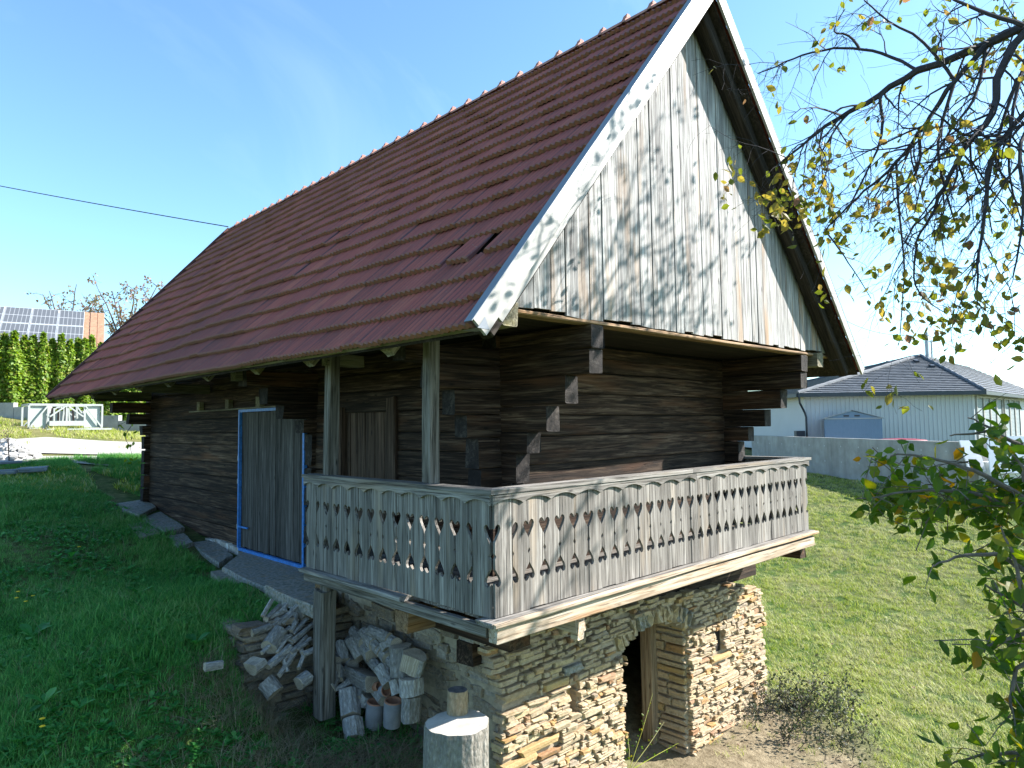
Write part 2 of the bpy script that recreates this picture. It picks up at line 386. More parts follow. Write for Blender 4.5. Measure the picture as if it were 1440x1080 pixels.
drape('gravel_road', ([(-30,15.2),(-4,17.6),(.0,17.6),(4,15.0),(9,14.0),(20,14.5)], [(-30,17.4),(-4,19.9),(.8,20.4),(5,18.6),(9,17.2),(20,17.8)]), M['gravel'], .03, 60, 8, kind='structure')
drape('gravel_road', ([(-4,16.3),(0,15.9),(3,13.8)], [(-4,17.0),(-.3,17.0),(3.6,15.6)]), M['gravel'], .035, 20, 4, kind='structure')
drape('far_road', ([(40,22),(60,30),(200,60)], [(41,26),(60,35),(200,68)]), simple('far_asphalt', (.42,.43,.45), .9), .05, 20, 2, kind='structure')

# ------------------------------------------------------------------ the log barn
XC, YC, XD, YF = 1.134, 1.078, 5.934, 12.2          # log walls
EX, EZ, AX, AZ, RX, RZ = -.50, 2.215, 3.0, 6.365, 7.15, 2.25   # roof: left eave, apex, right eave
YE, YG = -.40, -.10                                   # verge plane, gable boarding plane
barn = empty('log_barn', (3.5, 6.5, -.4), 'old dark log barn with red tiled gable roof, carved wooden balcony and stone cellar', 'barn')

def log_mesh(name, L, wd, h, seed, ch=.013, jit=.007, step=.45):
    """hewn log: chamfered section, slightly uneven along its length; local X along it"""
    r = random.Random(seed); k = max(2, int(L / step)) + 1; v = []; f = []
    sec = [(-wd/2+ch,-h/2),(wd/2-ch,-h/2),(wd/2,-h/2+ch),(wd/2,h/2-ch),(wd/2-ch,h/2),(-wd/2+ch,h/2),(-wd/2,h/2-ch),(-wd/2,-h/2+ch)]
    ph = r.random() * 9
    for i in range(k):
        x = L * i / (k - 1); sw = math.sin(x * 1.3 + ph) * jit; sz = math.sin(x * .9 + ph * 2) * jit * .6
        for (y, z) in sec:
            v.append((x + (r.uniform(-.012, .012) if i in (0, k-1) else 0), y + sw + r.uniform(-jit, jit) * .6, z + sz + r.uniform(-jit, jit) * .5))
    for i in range(k - 1):
        for j in range(8): f.append((i*8+j, i*8+(j+1)%8, (i+1)*8+(j+1)%8, (i+1)*8+j))
    f.append(tuple(range(7, -1, -1))); f.append(tuple(range((k-1)*8, k*8)))
    return v, f
_seed = [100]
def log(name, p0, p1, wd, h, mat, parent, up=(0,0,1), **k):
    _seed[0] += 1; p0 = Vector(p0); p1 = Vector(p1)
    kw = {a: k.pop(a) for a in ('ch','jit','step') if a in k}
    v, f = log_mesh(name, (p1 - p0).length, wd, h, _seed[0], **kw)
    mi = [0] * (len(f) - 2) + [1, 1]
    return obj(name, mesh(name, v, f, [mat, M['logend_shade']] if name == 'log' else [mat], mi if name == 'log' else None), parent, frame(p0, p1 - p0, up), **k)

# --- log walls; every course of every wall is its own log
dk = MB()   # dark core so that no light leaks between the logs
dk.box((XC+.06, YC+.2, -.5), (XC+.16, YF-.1, 2.5)); dk.box((XC+.12, YC+.06, -.3), (XD-.1, YC+.16, 2.5)); dk.box((XD-.16, YC+.2, -.6), (XD-.06, YF-.1, 2.5)); dk.box((XC+.12, YF-.16, -.4), (XD-.1, YF-.06, 2.5))
dk.build('wall_lining', M['dark'], barn)
TH = .2
sideZ = [(-.46,-.19),(-.19,.10),(.10,.38),(.38,.65),(.65,.905),(.905,1.205),(1.205,1.42),(1.42,1.67),(1.67,1.94),(1.94,2.17),(2.17,2.40)]
sideY = [1.02,1.02,1.02,1.02,.93,.87,.71,.45,.21,-.08,-.10]
for i, ((a, b), y0) in enumerate(zip(sideZ, sideY)):
    h = b - a - .007; z = (a + b) / 2; x = XC + TH/2
    spans = [(y0, YF + .12)]
    for (d0, d1, zt) in ((3.03, 4.09, 1.74), (5.06, 7.30, 1.78)):
        if b < zt + .05 and not (d0 < 4 and a < .05 and False):
            q = []
            for (s0, s1) in spans: q += [(s0, d0), (d1, s1)] if s0 < d0 < s1 else [(s0, s1)]
            spans = q
    for (s0, s1) in spans:
        if s1 - s0 > .05: log('log', (x, s0, z), (x, s1, z), TH + random.uniform(-.012, .012), h, M['log'], barn)
    # right wall
    if i == 0: continue
    log('log', (XD - TH/2, y0, z), (XD - TH/2, YF + .12, z), TH, h, M['log'], barn)
gZ = [(-.33,-.05),(-.05,.24),(.24,.52),(.52,.78),(.78,1.06),(1.06,1.36),(1.36,1.59),(1.59,1.84),(1.84,2.085),(2.085,2.26)]
gX = [1.02,1.02,1.02,1.02,.86,.84,.69,.545,.29,-.04]
for (a, b), x0 in zip(gZ, gX):
    h = b - a - .007; z = (a + b) / 2
    log('log', (x0, YC + TH/2 + .004, z), (XD + (XC - x0) * .7 - .0, YC + TH/2 + .004, z), TH + random.uniform(-.012, .012), h, M['log'], barn)
log('log', (XC-.05, YC + TH/2, 2.33), (XD + .05, YC + TH/2, 2.33), TH, .13, M['log'], barn)
fX = [1.02,1.02,1.02,1.02,1.02,1.02,.98,.72,.40,.10]
for (a, b), x0 in zip(gZ, fX):
    if b < -.05: continue
    log('log', (x0, YF - TH/2, (a+b)/2), (XD + .1, YF - TH/2, (a+b)/2), TH, b - a - .03, M['log'], barn)
# cross wall between the two rooms: its ends step out over the doors
for (a, b), x0 in zip([(1.40,1.60),(1.60,1.80),(1.80,2.03),(2.03,2.25)], [.93,.64,.40,.12]):
    log('log', (x0, 4.93, (a+b)/2), (XC + .3, 4.93, (a+b)/2), .24, b - a - .015, M['log'], barn)
for z in (-.3, -.02, .25, .52, .8, 1.08, 1.28): log('log', (XC-.07, 4.93, z), (XC+.25, 4.93, z), .2, .24, M['log'], barn)

# --- whitewashed plinth under the long wall, and plinth stones
pl = MB()
for i in range(14):
    y0 = 7.3 + i * .35; z1 = -.46 + .03 * math.sin(i) + max(0, (y0 - 9) * .02); z0 = h1(XC, y0) - .2
    pl.box((XC-.05 - .02*math.sin(i*2.1), y0, z0), (XC+.12, y0+.352, z1))
t = NT('whitewashed_plinth'); P = t.world(); n = t.noise(P, 5, 5, .65); c = t.ramp(n, [(.35, (.20,.16,.12)), (.55, (.46,.43,.39)), (.7, (.62,.60,.57))]); t.bump(n, .8, .03); M['plinth'] = t.col(c, .95)
pl.build('plinth', M['plinth'], barn)

# --- doors
dr = empty('barn_door', (XC-.03, 6.2, -.46), parent=barn)
bd = obj('door_leaf', None, dr, WM[dr])
y = 5.09; i = 0
bl = MB(); bl.box((XC+.035, 5.08, -.45), (XC+.05, 7.28, 1.76)); bl.build('door_backing', M['dark'], dr)
bpy.data.objects.remove(bd)
while y < 7.25:
    wd = random.uniform(.15, .24); y1 = min(y + wd, 7.27)
    log('door_board', (XC + random.uniform(-.012, .012), (y+y1)/2, -.44), (XC + random.uniform(-.008, .008), (y+y1)/2, 1.75), .028, y1 - y - .008, M['door'], dr, up=(0,1,0), ch=.004, jit=.003)
    y = y1
fb = MB(); x = XC - .035
fb.box((x-.03, 7.272, -.46), (x+.02, 7.312, 1.80)); fb.box((x-.03, 5.062, -.50), (x+.02, 5.112, 1.46))
fb.box((x-.028, 5.113, -.50), (x+.02, 7.271, -.455)); fb.box((x-.028, 5.95, 1.755), (x+.02, 7.271, 1.798))
fb.build('door_frame', M['blue'], dr, label='bright blue steel door frame')
lt = MB(); lt.box((x-.034, 6.93, -.125), (x-.01, 7.30, -.10)); lt.build('latch', M['blue'], dr)
for z in (1.0, .62, -.12):
    hg = MB(); hg.tube([(x-.01, 7.335, z-.04), (x-.01, 7.335, z+.04)], .018, 6); hg.build('hinge', M['white'], dr)
d2 = empty('gallery_door', (XC, 3.55, 0), parent=barn)
y = 3.05
while y < 4.05:
    y1 = min(y + random.uniform(.16, .23), 4.07)
    log('door_board', (XC + .05 + random.uniform(-.01, .01), (y+y1)/2, 0), (XC + .05, (y+y1)/2, 1.73), .03, y1 - y - .009, M['indoor'], d2, up=(0,1,0), ch=.004, jit=.003); y = y1
log('door_jamb', (XC+.0, 4.15, 0), (XC+.0, 4.15, 1.75), .12, .16, M['indoor'], d2, up=(0,1,0)); log('door_jamb', (XC+.0, 2.95, 0), (XC+.0, 2.95, 1.84), .12, .16, M['indoor'], d2, up=(0,1,0))
# little blocks and a strip above the barn door
for yy in (9.05, 7.75, 6.55):
    b_ = MB(); b_.box((XC-.09, yy-.09, 1.83), (XC-.01, yy+.02, 1.98)); b_.box((XC-.07, yy+.05, 1.83), (XC-.01, yy+.10, 1.99)); b_.build('wall_bracket', M['rafter'], barn)
log('wall_strip', (XC-.03, 5.9, 1.815), (XC-.03, 9.6, 1.815), .05, .025, M['rafter'], barn, ch=.005, jit=.003)

# --- gable boards
xx = -.12; i = 0
def roofz(x): return EZ + (x - EX) * (AZ - EZ) / (AX - EX) if x < AX else RZ + (RX - x) * (AZ - RZ) / (RX - AX)
gz0 = 2.44
while xx < 6.72:
    wd = random.choice([.15,.17,.19,.21,.23]) ; x1 = min(xx + wd, 6.72)
    if x1 - xx < .05: break
    za, zb = roofz(xx) - .16, roofz(x1) - .16; zlo = gz0 + random.uniform(-.02, .015) + .006 * (xx)
    y = YG + random.choice([-.008, 0, .006]); g = .004
    if za > zlo + .04 and zb > zlo + .04:
        # local X up the board, Y across, Z out
        c = Vector(((xx+x1)/2, y, zlo)); Mx = frame(c, (0,0,1), (0,-1,0)); Mi = Mx.inverted()
        mb = MB(); T = .024; pts = [(xx+g, zlo), (x1-g, zlo + random.uniform(-.012,.012)), (x1-g, zb)]
        if xx < AX < x1: pts.append((AX, AZ - .16))
        pts.append((xx+g, za))
        k = len(pts); v = [(px_, y, pz) for px_, pz in pts] + [(px_, y + T, pz) for px_, pz in pts]
        f = [tuple(range(k)), tuple(range(2*k-1, k-1, -1))] + [(j, k+j, k+(j+1)%k, (j+1)%k) for j in range(k)]
        mb.add(v, f); mb.build('gable_board', M['gable'], barn, M=Mx)
    xx = x1
bk = MB(); bk.add([(-.0, YG+.06, 2.5), (6.6, YG+.06, 2.5), (AX, YG+.06, AZ-.3), (-.0, YG+.09, 2.5), (6.6, YG+.09, 2.5), (AX, YG+.09, AZ-.3)], [(0,1,2),(5,4,3),(0,3,4,1),(1,4,5,2),(2,5,3,0)])
bk.build('gable_backing', M['dark'], barn)
log('gable_sill', (-.15, YG+.07, 2.40), (6.75, YG+.07, 2.43), .15, .036, M['joist'], barn, jit=.004, ch=.01)
# floor of the loft over the front gallery
lf = MB(); lf.box((.0, YG+.14, 2.42), (6.5, YC, 2.44)); lf.build('loft_floor', M['soffit'], barn)

# --- roof
roof = empty('roof', (AX, 6.2, EZ), parent=barn)
SL = math.hypot(AX - EX, AZ - EZ); S = Vector(((AX-EX)/SL, 0, (AZ-EZ)/SL)); N = Vector((-S.z, 0, S.x))
SR = math.hypot(RX - AX, AZ - RZ); S2 = Vector((-(RX-AX)/SR, 0, (AZ-RZ)/SR)); N2 = Vector((S2.z, 0, -S2.x))
def yfar(s): return 13.15 - .62 * s / SL
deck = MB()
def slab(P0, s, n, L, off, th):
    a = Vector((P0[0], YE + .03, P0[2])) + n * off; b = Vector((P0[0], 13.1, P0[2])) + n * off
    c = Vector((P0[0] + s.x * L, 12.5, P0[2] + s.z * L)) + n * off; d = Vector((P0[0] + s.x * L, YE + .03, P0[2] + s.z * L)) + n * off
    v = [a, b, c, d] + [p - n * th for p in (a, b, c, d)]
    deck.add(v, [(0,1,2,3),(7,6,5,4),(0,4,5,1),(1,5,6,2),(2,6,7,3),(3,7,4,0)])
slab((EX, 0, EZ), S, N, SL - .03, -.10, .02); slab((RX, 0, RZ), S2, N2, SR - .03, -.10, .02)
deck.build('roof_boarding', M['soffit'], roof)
def tile_geo(r, w=.30, L=.40, ribs=4):
    n = ribs * 2 + 1; v = []; f = []
    for i, (y, z) in enumerate(((0, .016), (.0, .052), (L, -.006))):
        for j in range(n):
            x = w * j / (n - 1)
            rz = (.014 if j % 2 else -.010) + r.uniform(-.002, .002)
            v.append((x, y, z + (rz if i else rz * .6 - .004)))
    for i in range(2):
        for j in range(n - 1):
            f.append((i*n+j, i*n+j+1, (i+1)*n+j+1, (i+1)*n+j))
    # side cheeks
    f.append((0, n, 2*n)); f.append((n-1, 3*n-1, 2*n-1))
    return v, f
GA = SL / 16.4; TW = .30
def tile_attr(me, n=1):
    for nm, vals in (('rib', [1. if j % 2 else 0. for i in range(3) for j in range(9)]), ('lip', [1. if i < 2 else 0. for i in range(3) for j in range(9)])):
        a = me.attributes.new(nm, 'FLOAT', 'POINT'); a.data.foreach_set('value', np.tile(np.array(vals, np.float32), n))
    return me
tiles = [mesh('tile', *tile_geo(random.Random(k)), [M['tile']]) for k in range(5)]
for t_ in tiles: tile_attr(t_)
allt = []
NC = 45
for r in range(17):
    s = r * GA
    if s > SL - .12: continue
    wid = (yfar(s) - YE) / NC
    for c in range(NC):
        y = YE + .02 + c * wid
        sag = -.022 * math.sin(y * .75 + .6) - .018 * math.sin(y * 1.9 + r * .2)
        P = Vector((EX, 0, EZ)) + S * (s - .03 + random.gauss(0, .004)) + N * (-.045 + sag * math.sin(math.pi * min(1, s / SL + .12)) + random.uniform(-.006, .008)); P.y = y + wid
        rot = random.gauss(0, .009)
        if (r, c) == (3, 2): rot = .0; continue
        if (r, c) == (3, 3): rot = -.12; P += S * -.03 + N * .022; P.y -= .13
        allt.append((P, rot, wid / TW, r, c))
allt.sort(key=lambda q: (q[0] - CAM).length)
def tile_mx(P, rot, sc, s, n, yd):
    m = frame(P, Vector((0, yd, 0)), n)
    left = (AZ - P.z) / s.z - .02          # slope length that remains up to the ridge
    return m @ Matrix.Rotation(rot, 4, 'Z') @ Matrix.Diagonal((sc * .992, min(1, left / .40), 1, 1))
for k, (P, rot, sc, r, c) in enumerate(allt[:300]):
    obj('tile', tiles[(r * 7 + c * 3) % 5], roof, tile_mx(P, rot, sc, S, N, -1))
# note: local Y of a tile runs up the slope
rest = MB(); geo = [tile_geo(random.Random(k)) for k in range(5)]
for (P, rot, sc, r, c) in allt[300:]:
    v, f = geo[(r * 7 + c * 3) % 5]; m = tile_mx(P, rot, sc, S, N, -1)
    rest.add([m @ Vector(p) for p in v], f)
for r in range(17):
    s = r * SR / 16.4
    if s > SR - .1: continue
    wid = (yfar(s) - YE) / NC
    for c in range(NC):
        P = Vector((RX, 0, RZ)) + S2 * (s - .03) + N2 * -.045; P.y = YE + .02 + c * wid
        v, f = geo[(r * 5 + c) % 5]; m = tile_mx(P, random.gauss(0, .005), wid / TW, S2, N2, 1)
        rest.add([m @ Vector(p) for p in v], f)
TILE_STUFF = rest
t2 = M['tile'].copy(); t2.name = 'roof_tile_concrete_far'
tile_attr(rest.build('tile_courses', t2, roof, kind='stuff').data, len(rest.v) // 27)
# one slipped tile lies a little lower, a dark gap above it
# ridge tiles with a raised collar
def ridge_mesh(seed):
    r = random.Random(seed); mb = MB(); v = []; f = []; n = 9
    for (x, rad) in ((0,.074),(.05,.076),(.055,.064),(.40,.058)):
        for j in range(n):
            th = math.pi * j / (n - 1); v.append((x, -math.cos(th) * rad * 1.12, math.sin(th) * rad + r.uniform(-.002,.002)))
    for i in range(3):
        for j in range(n - 1): f.append((i*n+j, (i+1)*n+j, (i+1)*n+j+1, i*n+j+1))
    f.append(tuple(range(n)))
    mb.add(v, f); mb.add([(0,-.045,.07),(0,.045,.07),(0,.03,.118),(0,-.03,.118),(.07,-.04,.06),(.07,.04,.06),(.06,.025,.105),(.06,-.025,.105)], [(0,1,2,3),(7,6,5,4),(0,4,5,1),(1,5,6,2),(2,6,7,3),(3,7,4,0)]); return mb.mesh('ridge_tile', [M['ridge']])
rm = [ridge_mesh(k) for k in range(3)]
y = YE; k = 0
while y < 12.15:
    obj('ridge_tile', rm[k % 3], roof, frame((AX, y, AZ - .05 + random.uniform(-.006,.006)), (0, 1, 0), (0, 0, 1)) @ Matrix.Rotation(random.gauss(0,.012), 4, 'X')); y += .366; k += 1
# verge boards
def verge(P0, s, n, L, w0, w1, name, mats, y=YE, th=.028, a=0, b=0):
    mb = MB(); p = Vector((P0[0], y, P0[2])); 
    q = [p + s * a + n * w0, p + s * (L + b) + n * w0, p + s * (L + b) + n * w1, p + s * a + n * w1]
    v = q + [Vector((c.x, c.y - th, c.z)) for c in q]
    mb.add(v, [(0,1,2,3),(7,6,5,4),(0,4,5,1),(1,5,6,2),(2,6,7,3),(3,7,4,0)])
    return mb.build(name, mats, roof, M=frame(p, s, (0,-1,0)))
verge((EX,0,EZ), S, N, SL, .045, -.115, 'verge_board', M['white'], a=-.03, b=.10, y=YE-.004)
verge((EX,0,EZ), S, N, SL, -.075, -.185, 'verge_board', M['white'], a=.18, b=.05, y=YE+.030)
verge((EX,0,EZ), S, N, SL, .052, .046, 'verge_flashing', M['flash'], a=-.05, b=.06, y=YE+.05, th=.085)
verge((RX,0,RZ), S2, N2, SR, .04, -.10, 'verge_board', M['white'], a=-.02, b=.0, y=YE-.004)
verge((RX,0,RZ), S2, N2, SR, .047, .042, 'verge_flashing', M['flash'], a=-.04, b=.02, y=YE+.05, th=.085)
log('verge_board', Vector((EX-.03, 13.20, EZ-.03)) - N*.02, Vector((AX, 12.58, AZ)) - N*.02, .05, .13, M['tileboard'], roof, up=N, ch=.006, jit=.004)
# turned-up end of the flashing at the eave tip
tp = MB(); p = Vector((EX, YE-.034, EZ)); a_ = p + N*(-.02) + S*-.05; b_ = p + N*(-.11) + S*.02; c_ = p + N*-.02 + S*.06
tp.add([a_, b_, c_, a_+Vector((-.07,.09,-.02)), b_+Vector((-.05,.08,-.01))], [(0,1,2),(0,3,4,1),(2,1,4)]); tp.build('verge_flashing', M['flash'], roof)
# soffit boards behind the verge on both slopes
for (P0, s, n, L) in (((EX,0,EZ), S, N, SL), ((RX,0,RZ), S2, N2, SR)):
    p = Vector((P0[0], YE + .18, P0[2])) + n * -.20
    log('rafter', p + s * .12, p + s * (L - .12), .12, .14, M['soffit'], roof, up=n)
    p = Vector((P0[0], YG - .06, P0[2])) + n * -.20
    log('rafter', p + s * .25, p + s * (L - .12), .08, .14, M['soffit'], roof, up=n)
# rafter tails along both eaves
for i, y in enumerate((.98, 2.35, 3.6, 5.06, 6.5, 7.84, 9.2, 10.6, 12.0)):
    p = Vector((EX, y, EZ)) + N * -.185
    log('rafter', p + S * .06, p + S * 1.9, .12, .14, M['rafter'], roof, up=N)
    p = Vector((RX, y, RZ)) + N2 * -.185
    log('rafter', p + S2 * .06, p + S2 * 1.6, .12, .14, M['rafter'], roof, up=N2)
p = Vector((EX, 0, EZ)) + N * -.082 + S * .055; log('eave_batten', (p.x, YE+.06, p.z), (p.x, 13.05, p.z), .09, .035, M['rafter'], roof, up=N, ch=.004, jit=.004)
p = Vector((RX, 0, RZ)) + N2 * -.082 + S2 * .055; log('eave_batten', (p.x, YE+.06, p.z), (p.x, 13.05, p.z), .09, .035, M['rafter'], roof, up=N2, ch=.004, jit=.004)
# wall plates carrying the eaves
log('wall_plate', (.08, -.16, 2.36), (.08, 13.0, 2.36), .17, .20, M['rafter'], barn)
log('wall_plate', (6.24, -.16, 2.36), (6.24, 13.0, 2.36), .17, .20, M['rafter'], barn)
for (x0, x1, yb) in ((.02, 1.1, 5.0), (0., 1.1, 8.7), (.02, 1.1, 11.9)):
    log('tie_beam', (x0, yb, 2.2), (x1, yb, 2.2), .16, .16, M['rafter'], barn)

# --- posts
log('post', (.075, .88, .985), (.085, .86, 2.262), .115, .115, M['post'], barn, up=(0,1,0), jit=.008, ch=.012)
log('post', (.07, 2.63, -.30), (.09, 2.57, 2.27), .125, .125, M['post'], barn, up=(0,1,0), jit=.008, ch=.012)
log('post', (.055, 2.67, -1.52), (.065, 2.64, -.22), .19, .19, M['post'], barn, up=(0,1,0), jit=.012, ch=.025)
log('bracket', (-.0, 2.58, 2.20), (.45, 2.58, 2.20), .13, .13, M['rafter'], barn)

# --- balcony
bal = empty('balcony', (0, 0, 0), parent=barn)
def baluster(wd, T=.026, half=(1, 1), Hh=.95):
    prof = [(0,.0),(0,.262),(.012,.244),(.032,.229),(.053,.237),(.064,.262),(.054,.297),(.025,.340),(.004,.37),(.003,.444),(.015,.467),(.003,.49),(.003,.575),(.023,.605),(.053,.650),(.064,.682),(.055,.705),(.032,.715),(.012,.700),(0,.680),(0,Hh)]
    pts = []
    q = prof if half[1] else [(0,0),(0,Hh)]
    pts += [(z, wd/2 - d - .0025) for d, z in q]
    q = prof if half[0] else [(0,0),(0,Hh)]
    pts += [(z, -wd/2 + d + .0025) for d, z in reversed(q)]
    k = len(pts)
    v = [(x, y, T/2) for x, y in pts] + [(x, y, -T/2) for x, y in pts]
    f = [tuple(range(k)), tuple(range(2*k-1, k-1, -1))] + [(j, k+j, k+(j+1)%k, (j+1)%k) for j in range(k)]
    return v, f
NF = 31; wf = 5.955 / NF; NS = 14; ws = 2.915 / NS
mf = mesh('baluster_board', *baluster(wf), [M['balcony']]); mfl = mesh('baluster_board', *baluster(wf, half=(1,0)), [M['balcony']]); mfr = mesh('baluster_board', *baluster(wf, half=(0,1)), [M['balcony']])
for i in range(NF):
    me = mfr if i == 0 else mfl if i == NF-1 else mf
    # local X up, local Y along +x?  frame: z=-y outward
    m = frame((wf*(i+.5), -.013 + random.uniform(-.004,.004), random.uniform(-.008,.004)), (random.uniform(-.004,.004), 0, 1), (0,-1,0))
    obj('baluster_board', me, bal, m)
sm = mesh('baluster_board', *baluster(ws), [M['balcony']]); sml = mesh('baluster_board', *baluster(ws, half=(1,0)), [M['balcony']]); smr = mesh('baluster_board', *baluster(ws, half=(0,1)), [M['balcony']])
for i in range(NS):
    me = sml if i == 0 else smr if i == NS-1 else sm
    m = frame((-.013 + random.uniform(-.004,.004), ws*(i+.5), random.uniform(-.008,.004)), (0, random.uniform(-.004,.004), 1), (-1,0,0))
    obj('baluster_board', me, bal, m)
for i in range(5):
    m = frame((5.955+.013, .10 + .2*(i+.5), 0), (0,0,1), (1,0,0)); obj('baluster_board', sm, bal, m)
def railing(p0, p1, wd, h, mat=M['balcony'], name='handrail', **k): return log(name, p0, p1, wd, h, mat, bal, ch=.006, jit=.004, **k)
def rail_miter(p, name='handrail'):
    mb = MB(); T = .036; v = [(a, b, .948) for a, b in p] + [(a, b, .948 + T) for a, b in p]
    mb.add(v, [(3,2,1,0),(4,5,6,7),(0,1,5,4),(1,2,6,5),(2,3,7,6),(3,0,4,7)]); a = Vector((*p[0], .948)); b = Vector((*p[1], .948))
    mb.build(name, M['balcony'], bal, M=frame(a, b - a, (0,0,1)))
g_ = .0015
rail_miter([(-.06+g_, -.06), (2.9, -.06), (2.9, .10), (.10, .10)]); rail_miter([(2.904, -.06), (6.04, -.06), (5.89, .10), (2.904, .10)])
rail_miter([(-.06, 2.96), (-.06, -.06+g_), (.10, .10+g_), (.10, 2.96)]); rail_miter([(6.04, -.06+.004), (6.04, 1.04), (5.89, 1.04), (5.89, .104)])
def valance(p0, p1, out, period, name='valance'):
    p0 = Vector(p0); p1 = Vector(p1); L = (p1 - p0).length; n = max(1, round(L / period)); P = L / n; pts = []
    for k in range(n):
        for q in range(13):
            u = q / 13; 
            z = -.085 + .042 * math.sin(math.pi * u) ** .75
            if u < .09: z = -.085 + (.012 if q == 1 else 0)
            pts.append((P * (k + u), z))
    pts.append((L, -.085)); T = .02
    top = [(a, 0) for a, _ in pts]; k = len(pts); v = []
    for zoff in (T, 0):
        v += [(a, b, zoff) for a, b in pts] + [(a, b, zoff) for a, b in top]
    f = []
    for i in range(k - 1):
        f.append((i, i+1, k+i+1, k+i)); f.append((2*k+i+1, 2*k+i, 3*k+i, 3*k+i+1)); f.append((i+1, i, 2*k+i, 2*k+i+1))
    f.append((0, k, 3*k, 2*k)); f.append((k-1, 3*k-1, 4*k-1, 2*k-1))
    x = (p1 - p0).normalized(); z = Vector(out)
    y = Vector((0,0,1)); m = Matrix(((x.x, y.x, z.x, p0.x), (x.y, y.y, z.y, p0.y), (x.z, y.z, z.z, p0.z), (0,0,0,1)))
    obj(name, mesh(name, v, f, [M['balcony']]), bal, m)
valance((-.03, -.030, .946), (2.98, -.030, .946), (0,-1,0), .335); valance((2.985, -.030, .946), (5.98, -.030, .946), (0,-1,0), .335)
valance((-.030, 2.94, .946), (-.030, -.028, .946), (-1,0,0), .30); valance((5.985, -.03, .946), (5.985, 1.0, .946), (1,0,0), .335)
# mid and low rails behind the boards, floor planks
for z in (.86, .12):
    railing((.02, .045, z), (5.94, .045, z), .05, .07, name='rail'); railing((.045, .08, z), (.045, 2.9, z), .05, .07, name='rail')
for i in range(6): railing((.03 if i else -.1, .005 + .18*i + .09 - (.1 if i == 0 else 0), -.03), (5.95, .005 + .18*i + .09 - (.1 if i == 0 else 0), -.03), .174 if i else .2, .04, name='floor_plank')
for i in range(6): railing((.09+.18*i - (.1 if i == 0 else 0), 1.09, -.03), (.09+.18*i - (.1 if i == 0 else 0), 2.93, -.03), .174 if i else .2, .04, name='floor_plank')
railing((-.05, -.055, -.115), (5.93, -.055, -.150), .10, .125, M['beam'], name='front_beam')
railing((-.09, -.10, -.030), (6.0, -.10, -.036), .07, .034, M['beam'], name='floor_edge_board')
railing((-.03, .02, -.10), (-.03, 2.9, -.10), .06, .09, M['post'], name='side_beam')
for (x0, y0, y1, z, wd, h, m) in ((.47, .18, 1.5, -.30, .25, .17, 'log'), (5.86, .03, 1.5, -.30, .16, .19, 'log'), (3.3, .3, 1.5, -.28, .18, .18, 'log')):
    railing((x0, y0, z), (x0, y1, z), wd, h, M[m], name='joist')
railing((.99, -.04, -.245), (.99, .9, -.245), .13, .15, M['beam'], name='joist'); railing((.99, -.06, -.30), (.99, .02, -.30), .08, .16, M['beam'], name='peg')
railing((.03, 1.25, -.275), (1.2, 1.25, -.275), .19, .19, M['joist'], name='joist'); railing((.10, .85, -.65), (.10, .85, -.2), .0001, .0001, M['post'], name='hidden') if False else None
railing((.5, .93, -.60), (6.05, .93, -.66), .22, .20, M['log'], name='joist')
railing((.02, 2.75, -.16), (1.1, 2.75, -.16), .14, .14, M['joist'], name='joist')

# ------------------------------------------------------------------ stone cellar under the balcony
def stone_geo(r, sides=7):
    """one split stone, unit size: x width, y depth (front at 0, back at 1), z height"""
    pts = []
    for (x, z) in ((0,0),(.5,0),(1,0),(1,.5),(1,1),(.5,1),(0,1),(0,.5)):
        jx = r.uniform(0,.09) if x in (0,1) else r.uniform(-.1,.1); jz = r.uniform(0,.16) if z in (0,1) else r.uniform(-.15,.15)
        pts.append((x + (jx if x == 0 else -jx if x == 1 else jx), z + (jz if z == 0 else -jz if z == 1 else jz)))
    v = []
    tilt = r.uniform(-.10,.10)
    for (k, y) in ((.93, 0), (1, .10), (1.0, 1)):
        for x, z in pts: v.append((.5 + (x-.5) * k, y + (r.uniform(-.05,.07) + tilt * (z-.5) if y < .5 else 0), .5 + (z-.5) * (k if k == 1 else .84)))
    f = [tuple(range(8))]
    for i in range(2):
        for j in range(8): f.append((i*8+j, (i+1)*8+j, (i+1)*8+(j+1)%8, i*8+(j+1)%8))
    f.append(tuple(range(23, 15, -1)))
    return v, f
SG = [stone_geo(random.Random(k + 50)) for k in range(14)]
_sm = {}
def stone_meshes(mat):
    if mat.name not in _sm: _sm[mat.name] = [mesh('stone', *g, [mat]) for g in SG]
    return _sm[mat.name]
def put_stones(lst, parent, limit, rest_name, mat, xdir, out, key=None, rj=.035):
    """lst: (origin lower corner, width, height, depth, material or None); xdir along the face, out = outward normal"""
    lst = sorted(lst, key=key or (lambda q: -q[1] * q[2] / max((Vector(q[0]) - CAM).length, 1) ** 2))
    X = Vector(xdir); O = Vector(out); Z = X.cross(-O); 
    for k, q in enumerate(lst):
        p, wd, h, dp, m = q; mat_ = m or mat; j = random.randrange(14)
        ta = random.gauss(0,rj); X_ = X*math.cos(ta) + Z*math.sin(ta); Z_ = Z*math.cos(ta) - X*math.sin(ta)
        mm = Matrix(((X_.x*wd, -O.x*dp, Z_.x*h, p[0]), (X_.y*wd, -O.y*dp, Z_.y*h, p[1]), (X_.z*wd, -O.z*dp, Z_.z*h, p[2]), (0,0,0,1)))
        if k < limit: obj('stone', stone_meshes(mat_)[j], parent, mm)
        else:
            if 'mb' not in locals(): mb = MB()
            mb.add([mm @ Vector(c) for c in SG[j][0]], SG[j][1])
    if len(lst) > limit: mb.build(rest_name, mat, parent, kind='stuff')
cellar = empty('cellar_wall', (3.3, .7, -2.4), parent=barn)
def leftx(z): return .53 + .23 * min(1, max(0, (-z - .5) / .55))
